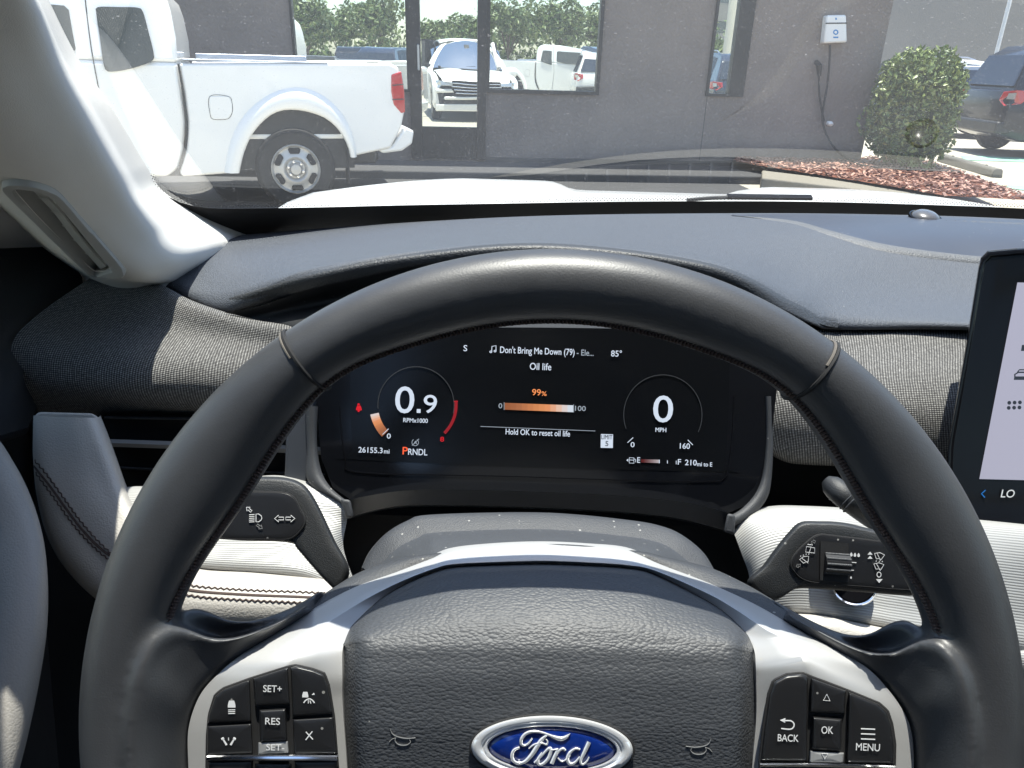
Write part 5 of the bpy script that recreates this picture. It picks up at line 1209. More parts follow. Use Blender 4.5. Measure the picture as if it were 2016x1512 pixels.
ic('app_icon', 'ei', *[slab(circ(1987+i*10.5+j*-1, 793+j*10-i*.4, 3.8, n=14), TS, .0001) for i in range(3) for j in range(2)])
ic('climate_value', 'mark', text('LO', 1970, 1996, 979, 15, TS, rot=1, shear=.2))
ic('back_arrow', 'eb', ribbon([(1940, 965), (1932.5, 972), (1939, 979.5)], 2.0, TS, .0002))

# ================================================================ STEERING COLUMN
col = thing('steering_column', 'dusty dark grey steering column shroud between the wheel hub and the cluster', 'steering column', P(1070, 1080, .45))
c0_ = [(712, 1118, .44), (728, 1085, .445), (760, 1050, .45), (800, 1026, .455), (850, 1013, .458), (1070, 1009, .46), (1240, 1024, .458), (1310, 1038, .455), (1350, 1058, .45), (1385, 1088, .445), (1405, 1120, .44)]
c1_ = [(720, 1122, .432), (738, 1092, .437), (768, 1060, .441), (806, 1036, .446), (854, 1022, .449), (1070, 1017, .451), (1238, 1032, .449), (1306, 1047, .446), (1342, 1066, .441), (1376, 1094, .437), (1398, 1124, .432)]
c2_ = [(732, 1140, .425), (752, 1108, .43), (784, 1078, .434), (820, 1060, .438), (862, 1048, .44), (1070, 1042, .442), (1234, 1056, .44), (1296, 1068, .438), (1328, 1084, .434), (1362, 1112, .43), (1386, 1142, .425)]
c3_ = [(735, 1160, .405), (770, 1125, .405), (800, 1095, .405), (836, 1074, .405), (875, 1062, .405), (1070, 1056, .405), (1228, 1070, .405), (1286, 1080, .405), (1316, 1098, .405), (1345, 1128, .405), (1380, 1160, .405)]
c4_ = [(735, 1230, .37), (770, 1180, .37), (800, 1150, .37), (836, 1130, .37), (875, 1115, .37), (1070, 1100, .37), (1228, 1115, .37), (1286, 1130, .37), (1316, 1150, .37), (1345, 1185, .37), (1380, 1230, .37)]
mesh('shroud', loft([[(a, b+6, d+.05) for a, b, d in c0_], c0_, c1_, c2_], 70, 20), MT['blk2'], col, smooth=180)
mesh('collar', loft([c2_, c3_, c4_], 70, 20), M('column collar plastic', (.044, .047, .052), .55, bump=('noise', 1500, .0004), dust=.08), col, smooth=180)

# ================================================================ STALKS
tst = thing('turn_signal_stalk', 'black indicator and headlamp stalk left of the wheel hub', 'control stalk', P(640, 1100, .46))
A = [(688, 1122), (660, 1065), (632, 1005), (610, 967), (590, 949), (561, 940), (519, 938), (440, 940), (360, 950), (340, 985), (350, 1030), (395, 1056), (470, 1064), (568, 1068), (586, 1082), (612, 1112), (645, 1148), (670, 1165)]
lft = lambda a, b, h=0: P(a, b, .455+.00010*(b-1040)*-.3+(0 if a < 600 else .0)-h)
mesh('lever', dome(A, lft, .010, .001, .10, .012, 120, True, ctr=(560, 1025)), MT['blk'], tst, smooth=60)
ins = [(400, 966), (501, 968), (557, 970), (579, 980), (590, 1000), (600, 1022), (594, 1040), (570, 1060), (520, 1061), (430, 1057), (390, 1020)]
mesh('panel', dome(ins, lambda a, b, h=0: lft(a, b, h+.0112), .0012, .0002, .03, .002, 90, True), MT['btn'], tst, smooth=60)
mesh('panel_gap', tube([lft(q.x, q.y, .0118) for q in cat([V((*a, 0)) for a in ins], 90, True)], .0006, 6, True), MT['dark'], tst)
SI = lambda a, b, h=0: lft(a, b, h+.0132)
def arrow(cx, cy, s, r=0, k=1):
    o = [(-s, 0), (-.1*s, -.75*s), (-.1*s, -.3*s), (s, -.3*s), (s, .3*s), (-.1*s, .3*s), (-.1*s, .75*s)]
    c, sn = math.cos(R_(r)), math.sin(R_(r)); return ribbon([(cx+(x*c-y*sn)*k, cy+x*sn+y*c) for x, y in o], 1.5, SI, .0002, closed=True)
mesh('turn_arrows', join(arrow(549.5, 1021, 9), arrow(571.5, 1021, 9, 180)), MT['mark'], tst, smooth=0)
mesh('headlamp_icon', join(*[ribbon([(490.5, 1013.5+i*3.6), (501, 1013+i*3.6)], 1.4, SI, .0002) for i in range(5)], ribbon([(504, 1012), (504, 1027.5), (509, 1027.5), (514, 1024), (515.5, 1020), (514, 1015.5), (509, 1012)], 1.5, SI, .0002, closed=True), arrow(490, 1003, 6.5, 40), ), MT['mark'], tst, smooth=0)
mesh('dip_arrow', arrow(511, 1037, 6.5, 215), MT['markd'], tst, smooth=0)
wst = thing('wiper_stalk', 'black wiper stalk with a thumb wheel right of the wheel hub', 'control stalk', P(1620, 1110, .46))
B = [(1470, 1148), (1500, 1115), (1522, 1085), (1550, 1050), (1575, 1028), (1614, 1026), (1663, 1029), (1720, 1042), (1800, 1056), (1850, 1070), (1862, 1110), (1850, 1160), (1800, 1173), (1700, 1166), (1620, 1160), (1565, 1160), (1536, 1178), (1505, 1182)]
rft = lambda a, b, h=0: P(a, b, .452-h)
mesh('lever', dome(B, rft, .010, .001, .10, .012, 120, True, ctr=(1640, 1105)), MT['blk'], wst, smooth=60)
ins = [(1611, 1053), (1640, 1055), (1721, 1065), (1800, 1076), (1830, 1110), (1820, 1155), (1779, 1160), (1700, 1154), (1620, 1148), (1583, 1141), (1563, 1124), (1557, 1108), (1566, 1090), (1590, 1066)]
mesh('panel', dome(ins, lambda a, b, h=0: rft(a, b, h+.0112), .0010, .0002, .03, .002, 90, True), MT['btn'], wst, smooth=60)
mesh('panel_gap', tube([rft(q.x, q.y, .0116) for q in cat([V((*a, 0)) for a in ins], 90, True)], .0006, 6, True), MT['dark'], wst)
WI = lambda a, b, h=0: rft(a, b, h+.0130)
mesh('wheel_slot', slab([(1615.5, 1065.5), (1671, 1070), (1669.5, 1148), (1614.5, 1142)], lambda a, b, h=0: WI(a, b, h+.0002), .001), MT['dark'], wst, smooth=0)
th = mesh('thumb_wheel', tube([WI(1618.5, 1106, -.0025), WI(1667, 1109.5, -.0025)], .0068, 40), MT['btn'], wst, smooth=50)
rbs = []
pa_, pb_ = WI(1619, 1106, -.0025), WI(1666.5, 1109.5, -.0025); axx = (pb_-pa_).normalized(); uu = (CAM-pa_).normalized(); uu = (uu-axx*uu.dot(axx)).normalized(); vv = axx.cross(uu)
for k in range(-2, 4):
    a = R_(k*28+8); d = uu*math.cos(a)+vv*math.sin(a); rbs.append(tube([pa_+d*.0067, pb_+d*.0067], .00075, 8))
mesh('wheel_rib', join(*rbs), MT['blk2'], wst)
def drop(cx, cy, s): return slab([(cx+s*math.sin(t)*(.5 if False else 1)*math.sin(t/2)**.8, cy+s*1.25*math.cos(t)*-1) for t in [2*math.pi*k/18 for k in range(18)]], WI, .0001)
mesh('interval_marks', join(*[drop(1676+i*7.2, 1091.5+i*.6, 3.2) for i in range(3)], drop(1675.5, 1137, 2.0), ribbon([(1673, 1107), (1686, 1108)], 1.6, WI, .0002), ribbon([(1673, 1122.5), (1681, 1123)], 1.4, WI, .0002)), MT['mark'], wst, smooth=0)
def fan(cx, cy, s, r=0, drops=True):
    c, sn = math.cos(R_(r)), math.sin(R_(r)); T = lambda q: [(cx+(x*c-y*sn)*s, cy+(x*sn+y*c)*s) for x, y in q]
    o = [ribbon(T([(-10, -4), (0, -7), (10, -4), (5, 6), (0, 5), (-5, 6)]), 1.3, WI, .0002, closed=True), ribbon(T([(4, 9), (-5, -5)]), 1.2, WI, .0003)]
    if drops: o += [ribbon(T([(x, -9), (x+1, -11)]), 1.6, WI, .0002) for x in (-6, 0, 6)]
    return o
mesh('wiper_icon', join(*fan(1731, 1095, 1.0, 8, False), *fan(1730, 1115, 1.0, 4), *fan(1584.5, 1102, .95, -20), ribbon([(1588, 1076), (1604, 1079), (1604, 1089), (1586, 1087)], 1.3, WI, .0002, closed=True), ribbon([(1592, 1092), (1597, 1076)], 1.2, WI, .0003), ribbon([(1590, 1072), (1600, 1073)], 1.5, WI, .0002)), MT['mark'], wst, smooth=0)
tri = lambda cx, cy, s, u: slab([(cx-s, cy+u*s*.6), (cx+s, cy+u*s*.6), (cx, cy-u*s*.6)], WI, .0001)
mesh('position_marks', join(ribbon(circ(1730.5, 1131.5, 4, 5, n=18), 1.6, WI, .0002, closed=True), tri(1713, 1089, 5, 1), tri(1713, 1097, 5, 1), tri(1731, 1144, 6.5, -1)), MT['mark'], wst, smooth=0)
sp_q = lambda cx, cy, r: [(cx+(x*math.cos(R_(r))-y*math.sin(R_(r))), cy+(x*math.sin(R_(r))+y*math.cos(R_(r)))) for x, y in ((-5, 0), (-1, -4), (-1, -1.5), (5, -2), (3, 2), (-1, 1.5), (-1, 4))]
mesh('direction_arrow', join(ribbon(sp_q(1601, 1067, 160), 1.1, WI, .0002, closed=True), ribbon(sp_q(1572, 1114, -20), 1.1, WI, .0002, closed=True)), MT['markd'], wst, smooth=0)
# satin lever tip behind the rim on the right
lv = thing('shift_lever_tip', 'small ridged grey lever tip peeking out behind the right of the wheel rim', 'lever', P(1640, 960, .50))
mesh('grip', tube(cat([P(1626, 945, .54), P(1645, 962, .535), P(1668, 982, .53), P(1720, 1020, .55), P(1780, 1060, .60)], 30), [.004, .0075]+[.0085]*12+[.0075]*6+[.006]*10, 16), MT['blk'], lv)
mesh('ridge', join(*[lathe([(.0086, -.0006), (.0092, 0), (.0086, .0006)], P(1650+i*7, 966.5+i*6, .5342-i*.0018), P(1668, 982, .53)-P(1645, 962, .535), 24) for i in range(5)]), MT['blk2'], lv)

# ================================================================ STEERING WHEEL
WD = .302; HC = (1085, 1405)
whl = thing('steering_wheel', 'black leather steering wheel with silver spokes, buttons and a blue oval badge, filling the foreground', 'steering wheel', P(*HC, .34))
hub = P(*HC, WD); ez = (CAM-hub); ez = -FW; ex, ey = RT, UP
mpx = WD/FPX
def rimp(a, r, h): return hub+ex*(r*math.cos(R_(a)))+ey*(r*math.sin(R_(a)))+ez*h
RC = 841*mpx; rt, rh = .0151, .0176
def swell(a):
    a = a % 360; f = lambda c, w: math.exp(-((a-c)/w)**2)
    return 1+.50*(f(146, 14)+f(32, 14))-.20*(f(122, 9)+f(56, 9))
rows = []
for i in range(181):
    a = i*2
    # thumb swells at ten-to-two-ish lower grips
    g_ = swell(a)
    row = []
    for k in range(36):
        t = k/36*2*math.pi; c, s = math.cos(t), math.sin(t)
        cc = math.copysign(abs(c)**.92, c); ss = math.copysign(abs(s)**.92, s)
        row.append(rimp(a, RC+rt*cc*(g_ if cc < 0 else 1), rh*ss))
    rows.append(row)
# leave out nothing: full ring
rim_parts = [fix(grid(rows, True))]
def ringat(a, rr_, gap=.0):
    return [rimp(a+gap*math.sin(t), RC+(rt*(swell(a) if math.cos(t) < 0 else 1)+rr_)*math.copysign(abs(math.cos(t))**.92, math.cos(t)), (rh+rr_)*math.copysign(abs(math.sin(t))**.92, math.sin(t))) for t in [k/60*2*math.pi for k in range(60)]]
for a in (90+34.6, 90-37.0):
    mesh('rim_seam', tube(ringat(a, .0001), .0009, 6, True), MT['dark'], whl)
    rg_ = ringat(a+.4, .0001); mesh('seam_thread', tube(rg_[52:60]+rg_[0:15], .0006, 6), MT['tan'], whl)
# braided stitching on the inside of the rim
br = []
for ph in (0, math.pi):
    pth = []
    nst = 150
    for i in range(nst*2+1):
        a = 11+157*i/(nst*2); z = (1 if i % 2 else -1)*.0022*(1 if ph == 0 else -1)
        pth.append(rimp(a, RC-rt*swell(a)*.95-.0003, .0050+z))
    br.append(tube(pth, .00095, 5))
mesh('rim_stitching', join(*br), MT['thread'], whl)
def cr(c, n=8):
    """catmull by index so that matching points stay matched"""
    p = pw(c); m = len(p); g = lambda i: p[max(0, min(m-1, i))]; o = []
    for i in range(m-1):
        a, b, e, f2 = g(i-1), g(i), g(i+1), g(i+2)
        for k in range(n):
            t = k/n; o.append(.5*((2*b)+(e-a)*t+(2*a-5*b+4*e-f2)*t*t+(3*b-a-3*e+f2)*t**3))
    return o+[p[-1]]
def sstep(y, a=1095, b=1320):
    t = max(0, min(1, (y-a)/(b-a))); return t*t*(3-2*t)
dSo = lambda y: .362-.058*sstep(y)
dSf = lambda y: .3535-.0555*sstep(y)
dSi = lambda y: .3575-.0495*sstep(y)
# spokes: leather flare from the rim to the silver
def X(c, dd=0): return [(a, b, d+dd) for a, b, d in c]
OL = [(292, 1720, .2862), (256, 1600, .2856), (242, 1480, .2854), (246, 1400, .2854), (262, 1320, .2858), (292, 1262, .2880), (330, 1232, .2935), (368, 1238, .2975), (410, 1256, .2985), (455, 1257, .3000), (505, 1243, .3045), (560, 1219, .3130), (610, 1187, .3260), (665, 1150, .3420), (750, 1115, .3590), (850, 1092, .3680)]
IL = [(380, 1720, .3), (374, 1600, .3), (371, 1512, .3), (371, 1450, .3), (377, 1410, .3), (388, 1380, .3), (402, 1356, .3), (425, 1331, .3), (452, 1306, .3), (490, 1280, .3), (527, 1258, .3), (572, 1231, .3), (624, 1197, .3)]
ML = None
OR = [(1882, 1720, .2862), (1916, 1600, .2856), (1929, 1480, .2854), (1924, 1410, .2854), (1908, 1335, .2858), (1878, 1285, .2880), (1840, 1256, .2935), (1802, 1264, .2975), (1762, 1285, .2985), (1718, 1286, .3000), (1670, 1270, .3045), (1606, 1238, .3130), (1548, 1204, .3260), (1500, 1172, .3420), (1410, 1124, .3590), (1310, 1100, .3680)]
IR = [(1790, 1720, .3), (1796, 1600, .3), (1799, 1525, .3), (1797, 1462, .3), (1791, 1425, .3), (1778, 1394, .3), (1762, 1370, .3), (1740, 1346, .3), (1712, 1321, .3), (1672, 1296, .3), (1632, 1273, .3), (1588, 1248, .3), (1535, 1217, .3)]
MR = None
IL, IR = [[(a, b, dSo(b)+.001) for a, b, d in q] for q in (IL, IR)]
for o, m_q, i_ in ((OL[:13], ML, IL[:13]), (OR[:13], MR, IR[:13])):
    kk = lambda e, a, b: a if e < .288 else b
    w1 = [(a*.7+c*.3, b*.7+d_*.3, e+kk(e, .05, .20)*(f_-e)) for (a, b, e), (c, d_, f_) in zip(o, i_)]
    w2 = [(a*.35+c*.65, b*.35+d_*.65, e+kk(e, .42, .58)*(f_-e)) for (a, b, e), (c, d_, f_) in zip(o, i_)]
    sh_ = [cr(q, 7) for q in (X(o, .03), o, w1, w2, X(i_), X(i_, .012))]
    cl_ = [cat([r[k] for r in sh_], 44) for k in range(len(sh_[0]))]
    fs = [[c[k] for c in cl_] for k in range(6, 44)]; bk = [[p+FW*.022 for p in r] for r in fs]
    ringv = []                                  # closed slab: front, then back
    for k in range(len(fs[0])): ringv.append([r[k] for r in fs]+[r[k] for r in bk][::-1])
    vf_ = grid(ringv, True); m_ = len(ringv[0]); vf_[1].append(list(range(m_))); vf_[1].append(list(range(len(vf_[0])-m_, len(vf_[0]))))
    rim_parts.append(fix(vf_))
rm = mesh('rim', join(*rim_parts), MT['rim'], whl, smooth=180)
md = rm.modifiers.new('blend', 'REMESH'); md.mode = 'VOXEL'; md.voxel_size = .00135; md.use_smooth_shade = True
md = rm.modifiers.new('soften', 'SMOOTH'); md.factor = .5; md.iterations = 34
hb1 = [(585, 1206), (612, 1190), (650, 1163), (710, 1128), (780, 1104), (850, 1091), (1072, 1071), (1245, 1084), (1310, 1098), (1395, 1119), (1460, 1148), (1510, 1176), (1548, 1200), (1575, 1218)]
hb2 = [(590, 1226), (622, 1208), (662, 1186), (716, 1160), (785, 1134), (850, 1108), (1072, 1082), (1240, 1096), (1302, 1119), (1390, 1152), (1450, 1180), (1500, 1204), (1536, 1226), (1566, 1244)]
hb0 = [(a, b, dSo(b)+.030) for a, b in hb1]; hb2 = [(a, b, dSo(b)+.0025) for a, b in hb2]; hb1 = [(a, b, dSo(b)+.006) for a, b in hb1]
mesh('hub_cover', loft([hb0, hb1, hb2], 90, 14), MT['blk2'], whl, smooth=180)
# silver trim
So = [(380, 1720, 0.3200), (374, 1600, 0.3200), (371, 1512, 0.3200), (370, 1445, 0.3200), (380, 1400, 0.3200), (400, 1359, 0.3190), (436, 1321, 0.3190), (474, 1291, 0.3190), (533, 1255, 0.3200), (580, 1226, 0.3253), (622, 1199, 0.3354), (700, 1158, 0.3523), (776, 1130, 0.3647), (844, 1104, 0.3770), (890, 1088, 0.3785), (980, 1079, 0.3790), (1072, 1076, 0.3790), (1160, 1080, 0.3790), (1240, 1088, 0.3785), (1303, 1114, 0.3770), (1400, 1152, 0.3589), (1501, 1200, 0.3402), (1595, 1255, 0.3220), (1640, 1277, 0.3200), (1707, 1315, 0.3190), (1753, 1363, 0.3190), (1784, 1411, 0.3200), (1796, 1451, 0.3200), (1799, 1512, 0.3200), (1797, 1600, 0.3200), (1790, 1720, 0.3200)]
Sf = [(520, 1720, 0.3130), (510, 1600, 0.3130), (505, 1512, 0.3130), (505, 1450, 0.3130), (512, 1410, 0.3130), (525, 1372, 0.3130), (545, 1335, 0.3130), (573, 1300, 0.3130), (600, 1262, 0.3140), (625, 1240, 0.3160), (652, 1220, 0.3233), (722, 1178, 0.3399), (790, 1144, 0.3541), (858, 1118, 0.3667), (896, 1110, 0.3685), (982, 1106, 0.3690), (1072, 1104, 0.3690), (1158, 1107, 0.3690), (1234, 1112, 0.3685), (1290, 1123, 0.3662), (1392, 1167, 0.3479), (1450, 1200, 0.3342), (1507, 1238, 0.3173), (1535, 1252, 0.3150), (1561, 1270, 0.3140), (1580, 1290, 0.3130), (1591, 1316, 0.3130), (1620, 1400, 0.3130), (1640, 1512, 0.3130), (1640, 1600, 0.3130), (1630, 1720, 0.3130)]
Si = [(690, 1720, 0.3240), (686, 1600, 0.3240), (683, 1512, 0.3240), (679, 1450, 0.3240), (676, 1411, 0.3240), (674, 1372, 0.3240), (674, 1330, 0.3240), (674, 1285, 0.3240), (679, 1262, 0.3240), (688, 1240, 0.3260), (700, 1224, 0.3318), (750, 1178, 0.3479), (805, 1146, 0.3595), (862, 1123, 0.3722), (900, 1115, 0.3740), (984, 1111, 0.3740), (1072, 1109, 0.3740), (1156, 1112, 0.3740), (1231, 1117, 0.3738), (1284, 1128, 0.3717), (1384, 1178, 0.3509), (1430, 1208, 0.3400), (1466, 1243, 0.3280), (1478, 1262, 0.3260), (1486, 1285, 0.3240), (1488, 1310, 0.3240), (1489, 1340, 0.3240), (1489, 1414, 0.3240), (1481, 1512, 0.3240), (1478, 1600, 0.3240), (1475, 1720, 0.3240)]
rowsS = []
def seg(c, n=5):
    o = []
    for i in range(len(c)-1):
        for k in range(n):
            pass
    return o
So, Sf, Si = [(a, b, dSo(b)) for a, b, d in So], [(a, b, dSf(b)) for a, b, d in Sf], [(a, b, dSi(b)) for a, b, d in Si]
a_, b_, c_ = cr(So), cr(Sf), cr(Si)
mx = lambda u, v, t: [p.lerp(q, t) for p, q in zip(u, v)]
bk_o = [p+FW*.012 for p in a_]; bk_i = [p+FW*.012 for p in c_]
mesh('silver_trim', face_cam(grid([bk_o, a_, mx(a_, b_, .06), mx(a_, b_, .5), mx(a_, b_, .95), mx(b_, c_, .05), mx(b_, c_, .5), mx(b_, c_, .94), c_, bk_i])), MT['silver'], whl, smooth=38)
# airbag cover
def edge_x(y, C, lo, hi):
    q = [c for c in C[lo:hi]]; q.sort(key=lambda c: c[1])
    for (xa, ya, _), (xb, yb_, _) in zip(q, q[1:]):
        if ya <= y <= yb_: return xa+(xb-xa)*(y-ya)/max(1e-6, yb_-ya)
    return q[0][0] if y < q[0][1] else q[-1][0]
topc = [(q.x, q.y) for q in cat([V((a, b, 0)) for a, b, _ in Si[8:24]], 61)]
NV = 40; rows = []
for j in range(NV+1):
    v = j/NV; row = []
    for i in range(61):
        u = i/60*2-1; tx_, ty_ = topc[i]
        ysag = 1268+18*(i/60) + 6*u*u                        # brow line
        yb2 = 1730
        if v < .3: y = ty_+(ysag-ty_)*(v/.3)
        else: y = ysag+(yb2-ysag)*((v-.3)/.7)
        xl = 673+max(0, y-1420)*.06 if y > 1290 else 673; xr = 1490-max(0, y-1420)*.055
        xq = 1082+(xr-1082)*u if u > 0 else 1082+(1082-xl)*u
        f = min(1, v/.3)
        x = tx_*(1-f)+xq*f
        dtop = dSi(ty_)+.001; dbrow = .2985; dlow = .2965
        if v < .3: t = v/.3; d = dtop+(dbrow-dtop)*(t**.42)
        else:
            t = (v-.3)/.7; d = dbrow+(dlow-dbrow)*min(1, t*3)+.006*max(0, t-.35)
        d -= .0022*math.exp(-((v-.3)/.06)**2)*-1
        e = max(0, abs(u)-.86)/.14; d += .016*e**2.6*(f**.6)
        row.append(P(x, y, d))
    rows.append(row)
avf = face_cam(grid(rows)); abv = mesh('airbag_cover', avf, MT['grain'], whl, smooth=180)
ob = on_bvh(BVHTree.FromPolygons([tuple(q) for q in avf[0]], avf[1]), .297)
# horn marks pressed into the cover
def horn(s, cx, cy):
    T = lambda q: [(cx+s*x, cy+y+s*x*.03) for x, y in q]
    return join(ribbon(T([(-24, -19), (-20, -9), (-10, -3), (8, 0), (26, -2)]), [1, 2.6, 3, 3, 1.5], ob, .0006, 30), ribbon(T([(-12, -2), (-14, 6), (-6, 13), (8, 13), (16, 7), (14, 2)]), [1.2, 2.6, 3, 3, 2.4, 1.2], ob, .0006, 30), ribbon(T([(-26, 8), (-20, 2), (-12, -1)]), [1, 2, 1.2], ob, .0005, 12))
mesh('horn_symbol', horn(1, 792, 1454), MT['markd'], whl, smooth=60); mesh('horn_symbol', horn(-1, 1376, 1472), MT['markd'], whl, smooth=60)
# badge
BD = .2950
bc_ = (1087, 1474); bfn = at(BD)
def ell(rx, ry): return circ(bc_[0], bc_[1], rx, ry, n=96, rot=1.5)
ring = []
for rx, ry, h in ((159, 65, -.006), (159, 65, .0006), (155, 62, .0018), (146, 56, .0022), (139, 51.5, .0016), (137, 50, .0008), (133.5, 47.8, .0008), (131.5, 46.5, .0015), (128.5, 44.8, .0014), (126.5, 43.5, .0003), (126, 43, -.004)):
    ring.append([bfn(a, b, h) for a, b in ell(rx, ry)])
bdg = mesh('badge', fix(grid(ring+[], True)), MT['bchrome'], whl, smooth=50)
mesh('field', fix(join(grid([[bfn(a, b, h) for a, b in ell(rx, ry)] for rx, ry, h in ((127, 44, -.001), (120, 41, .0003), (90, 31, .0009), (50, 17, .0013), (.5, .2, .0014))], True))), MT['badge'], bdg, smooth=180)
mesh('badge_shadow_gap', tube([bfn(a, b, -.0005) for a, b in ell(160.5, 66.5)], .0006, 6, True), MT['dark'], bdg)
bf2 = lambda a, b, h=0: bfn(a, b, .0012+h)
lets = [([(1123, 1444), (1113, 1452), (1104, 1455), (1088, 1450), (1070, 1443), (1051, 1440), (1036, 1444), (1027, 1454), (1026, 1464), (1032, 1468), (1041, 1463), (1048, 1453)], [1.0, 8, 9, 5.5, 4.2, 5, 6, 6.5, 6.5, 5.5, 4.2, 3]),
        ([(1078, 1446), (1066, 1457), (1056, 1472), (1046, 1487), (1034, 1499), (1022, 1503), (1011, 1498), (1008, 1486), (1013, 1476), (1023, 1472)], [3, 8, 9, 9, 8, 6.5, 6.5, 7, 6, 5]),
        ([(1041, 1474), (1052, 1466), (1066, 1463), (1076, 1466), (1078, 1459), (1074, 1455)], [2.5, 4, 4, 4, 3.6, 2]),
        ([(1052, 1502), (1064, 1490), (1080, 1474), (1085, 1476), (1080, 1492), (1070, 1503), (1061, 1505), (1059, 1496), (1068, 1482)], [4, 5, 5, 6.5, 7, 6.5, 6, 6.5, 5]),
        ([(1086, 1504), (1092, 1490), (1099, 1475)], [8, 8, 7]), ([(1092, 1490), (1101, 1478), (1109, 1474), (1113, 1478)], [4, 5, 5.5, 5]), ([(1085, 1477), (1099, 1475)], [3, 4]),
        ([(1098, 1492), (1106, 1499), (1115, 1495), (1123, 1487)], [3, 3.5, 3.5, 3]),
        ([(1142, 1476), (1133, 1474), (1122, 1482), (1117, 1494), (1122, 1504), (1132, 1501), (1142, 1490)], [4.5, 5, 6.5, 7, 6.5, 5, 4.5]),
        ([(1160, 1461), (1151, 1480), (1143, 1498), (1147, 1505), (1155, 1499), (1160, 1490)], [8.5, 8, 7, 5, 4, 2.5])]
mesh('badge_lettering', join(*[ribbon(p_, w_, bf2, .0009+i*.00002, 40) for i, (p_, w_) in enumerate(lets)]), MT['bchrome'], bdg, smooth=180)
# ---- buttons
def button(name, out, d, mat, lab=None, eh=.0022, edge=.10, ch=.0004):
    o = mesh(name, dome(out, at(d), eh, ch, edge, .006, 80, False), MT[mat], whl, smooth=50)
    if lab: o['label'] = lab
    return o
podL = [(405, 1620), (404, 1512), (405, 1448), (409, 1406), (421, 1367), (438, 1353), (493, 1333), (566, 1310), (583, 1307), (618, 1315), (641, 1324), (650, 1349), (660, 1411), (668, 1512), (664, 1620)]
podR = [(1494, 1620), (1493, 1502), (1500, 1431), (1510, 1365), (1520, 1338), (1547, 1325), (1579, 1322), (1668, 1356), (1732, 1382), (1750, 1398), (1759, 1425), (1765, 1464), (1764, 1507), (1758, 1620)]
for pd in (podL, podR): mesh('button_well', dome(pd, at(.2988), .0012, 0, .02, .006, 120, False), MT['dark'], whl, smooth=40)
BZ = .2972
bl1 = button('button', [(409, 1424), (412, 1405), (424, 1370), (440, 1357), (492, 1338), (495, 1421)], BZ, 'btn')
bl2 = button('button', [(408, 1429), (496, 1424), (498, 1484), (408, 1486)], BZ, 'btn')
bl3 = button('rocker_switch', [(498, 1336), (567, 1314), (571, 1387), (502, 1390)], BZ, 'btn')
bl4 = button('rocker_switch', [(510, 1397), (563, 1394), (566, 1459), (512, 1462)], BZ-.0005, 'btn', eh=.0026, edge=.2)
bl5 = button('rocker_foot', [(508, 1462), (567, 1459), (569, 1483), (508, 1485)], BZ, 'foot', 'silver foot of the rocker switch')
bl6 = button('button', [(572, 1314), (583, 1311), (616, 1319), (637, 1328), (646, 1351), (655, 1406), (576, 1411)], BZ, 'btn')
bl7 = button('button', [(576, 1416), (656, 1411), (664, 1484), (579, 1486)], BZ, 'btn')
mesh('chrome_strip', tube([P(409, 1492, .2950), P(500, 1491, .2947), P(580, 1491, .2947), P(665, 1492, .2950)], .00115, 10), MT['chrome'], whl)
for q in ([(410, 1500), (496, 1498), (498, 1560), (412, 1560)], [(502, 1503), (574, 1503), (576, 1560), (504, 1560)], [(580, 1499), (664, 1498), (662, 1560), (582, 1560)]): button('button', q, BZ, 'btn')
BT = at(BZ-.0026); BT2 = at(BZ-.0037)
def lab(par, name, *vf, m='mark'): return mesh(name, join(*vf), MT[m], par, smooth=0)
lab(bl3, 'lettering', text('SET+', 518, 554.5, 1362, 13, BT, rot=1.5)); lab(bl4, 'lettering', text('RES', 522, 551, 1426, 13, BT2, rot=2)); lab(bl5, 'lettering', text('SET-', 524, 559.5, 1477, 12.5, BT, rot=1.5))
lab(bl7, 'symbol', ribbon([(602, 1441), (616, 1456)], 2.4, BT, .0002), ribbon([(615, 1440), (602, 1457)], 2.4, BT, .00025))
def carico(cx, cy, s, k=1): return [slab([(cx-6*s, cy), (cx-5*s, cy-4*s), (cx-4*s, cy-7*s), (cx+4*s, cy-7*s), (cx+5*s, cy-4*s), (cx+6*s, cy), (cx+6*s, cy+4*s), (cx-6*s, cy+4*s)], BT, .0001)]
lab(bl1, 'symbol', *carico(456, 1388, 1.25), *[ribbon([(449+i*.2, 1398+i*3.6), (463, 1397.6+i*3.6)], 1.8, BT, .0002) for i in range(3)])
lab(bl2, 'symbol', *[ribbon([(450-s*4, 1467), (450-s*13, 1452)], [4.5, 3.0], BT, .0002) for s in (1, -1)], *[ribbon([(450-s*14, 1456), (450-s*9, 1453)], 4.5, BT, .00025) for s in (1, -1)], ribbon([(450, 1452), (450, 1458)], 1.8, BT, .0002))
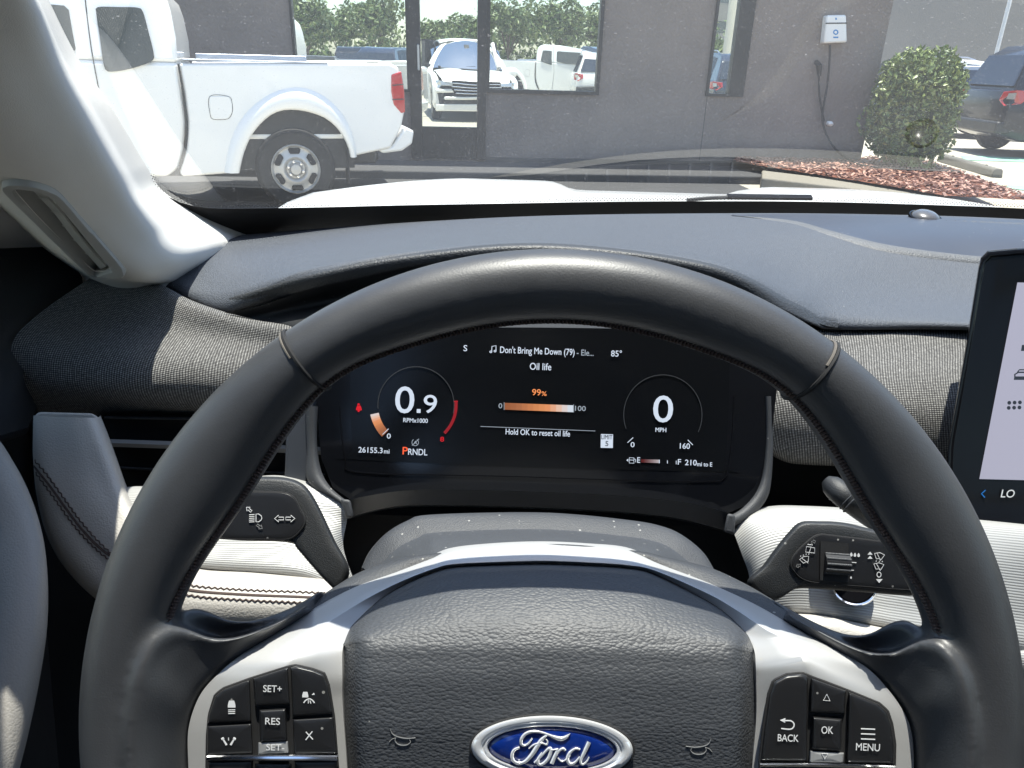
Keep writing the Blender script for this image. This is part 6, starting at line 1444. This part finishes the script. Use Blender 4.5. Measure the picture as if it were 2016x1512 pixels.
lab(bl6, 'symbol', *carico(601, 1369, 1.0), ribbon([(598, 1384), (602, 1379), (609, 1376), (615, 1379), (619, 1384)], 2.6, BT, .0002, 14), ribbon([(607, 1385), (607, 1378)], 2, BT, .0002), ribbon([(612, 1385), (610, 1379)], 2, BT, .00022), ribbon([(614, 1368), (619, 1366)], [1, 5], BT, .0002))
br1_ = button('button', [(1498, 1499), (1506, 1431), (1515, 1367), (1524, 1342), (1548, 1329), (1578, 1326), (1591, 1331), (1589, 1500)], BZ, 'btn')
br2_ = button('rocker_switch', [(1597, 1335), (1666, 1360), (1663, 1406), (1595, 1403)], BZ, 'btn')
br3_ = button('rocker_switch', [(1600, 1410), (1658, 1415), (1656, 1480), (1598, 1476)], BZ-.0005, 'btn', eh=.0026, edge=.2)
br4_ = button('rocker_foot', [(1594, 1478), (1662, 1482), (1660, 1502), (1593, 1501)], BZ, 'foot', 'silver foot of the rocker switch')
br5_ = button('button', [(1671, 1362), (1730, 1386), (1746, 1401), (1755, 1427), (1761, 1465), (1760, 1504), (1667, 1503)], BZ, 'btn')
mesh('chrome_strip', tube([P(1496, 1507, .2950), P(1590, 1507, .2947), P(1670, 1509, .2947), P(1762, 1512, .2950)], .00105, 10), MT['chrome'], whl)
lab(br1_, 'lettering', text('BACK', 1531, 1572, 1459, 13.5, BT, rot=2)); lab(br1_, 'symbol', ribbon([(1545, 1419), (1557, 1419.5), (1563, 1425), (1562, 1432), (1555, 1436), (1538, 1434.5)], 2.8, BT, .0002, 30), ribbon([(1536, 1418), (1546, 1418.6)], [1, 11], BT, .0002))
lab(br3_, 'lettering', text('OK', 1617, 1640, 1444, 14, BT2, rot=2))
lab(br5_, 'lettering', text('MENU', 1685, 1732, 1477, 14, BT, rot=2.5)); lab(br5_, 'symbol', *[ribbon([(1695, 1435+i*10), (1723, 1436+i*10)], 2.8, BT, .0002) for i in range(3)])
lab(br2_, 'symbol', ribbon([(1621, 1379), (1634, 1380), (1628, 1367)], 2.0, BT, .0002, closed=True)); lab(br4_, 'symbol', ribbon([(1618, 1484), (1630, 1484.6), (1624, 1495)], 2.0, BT, .0002, closed=True))
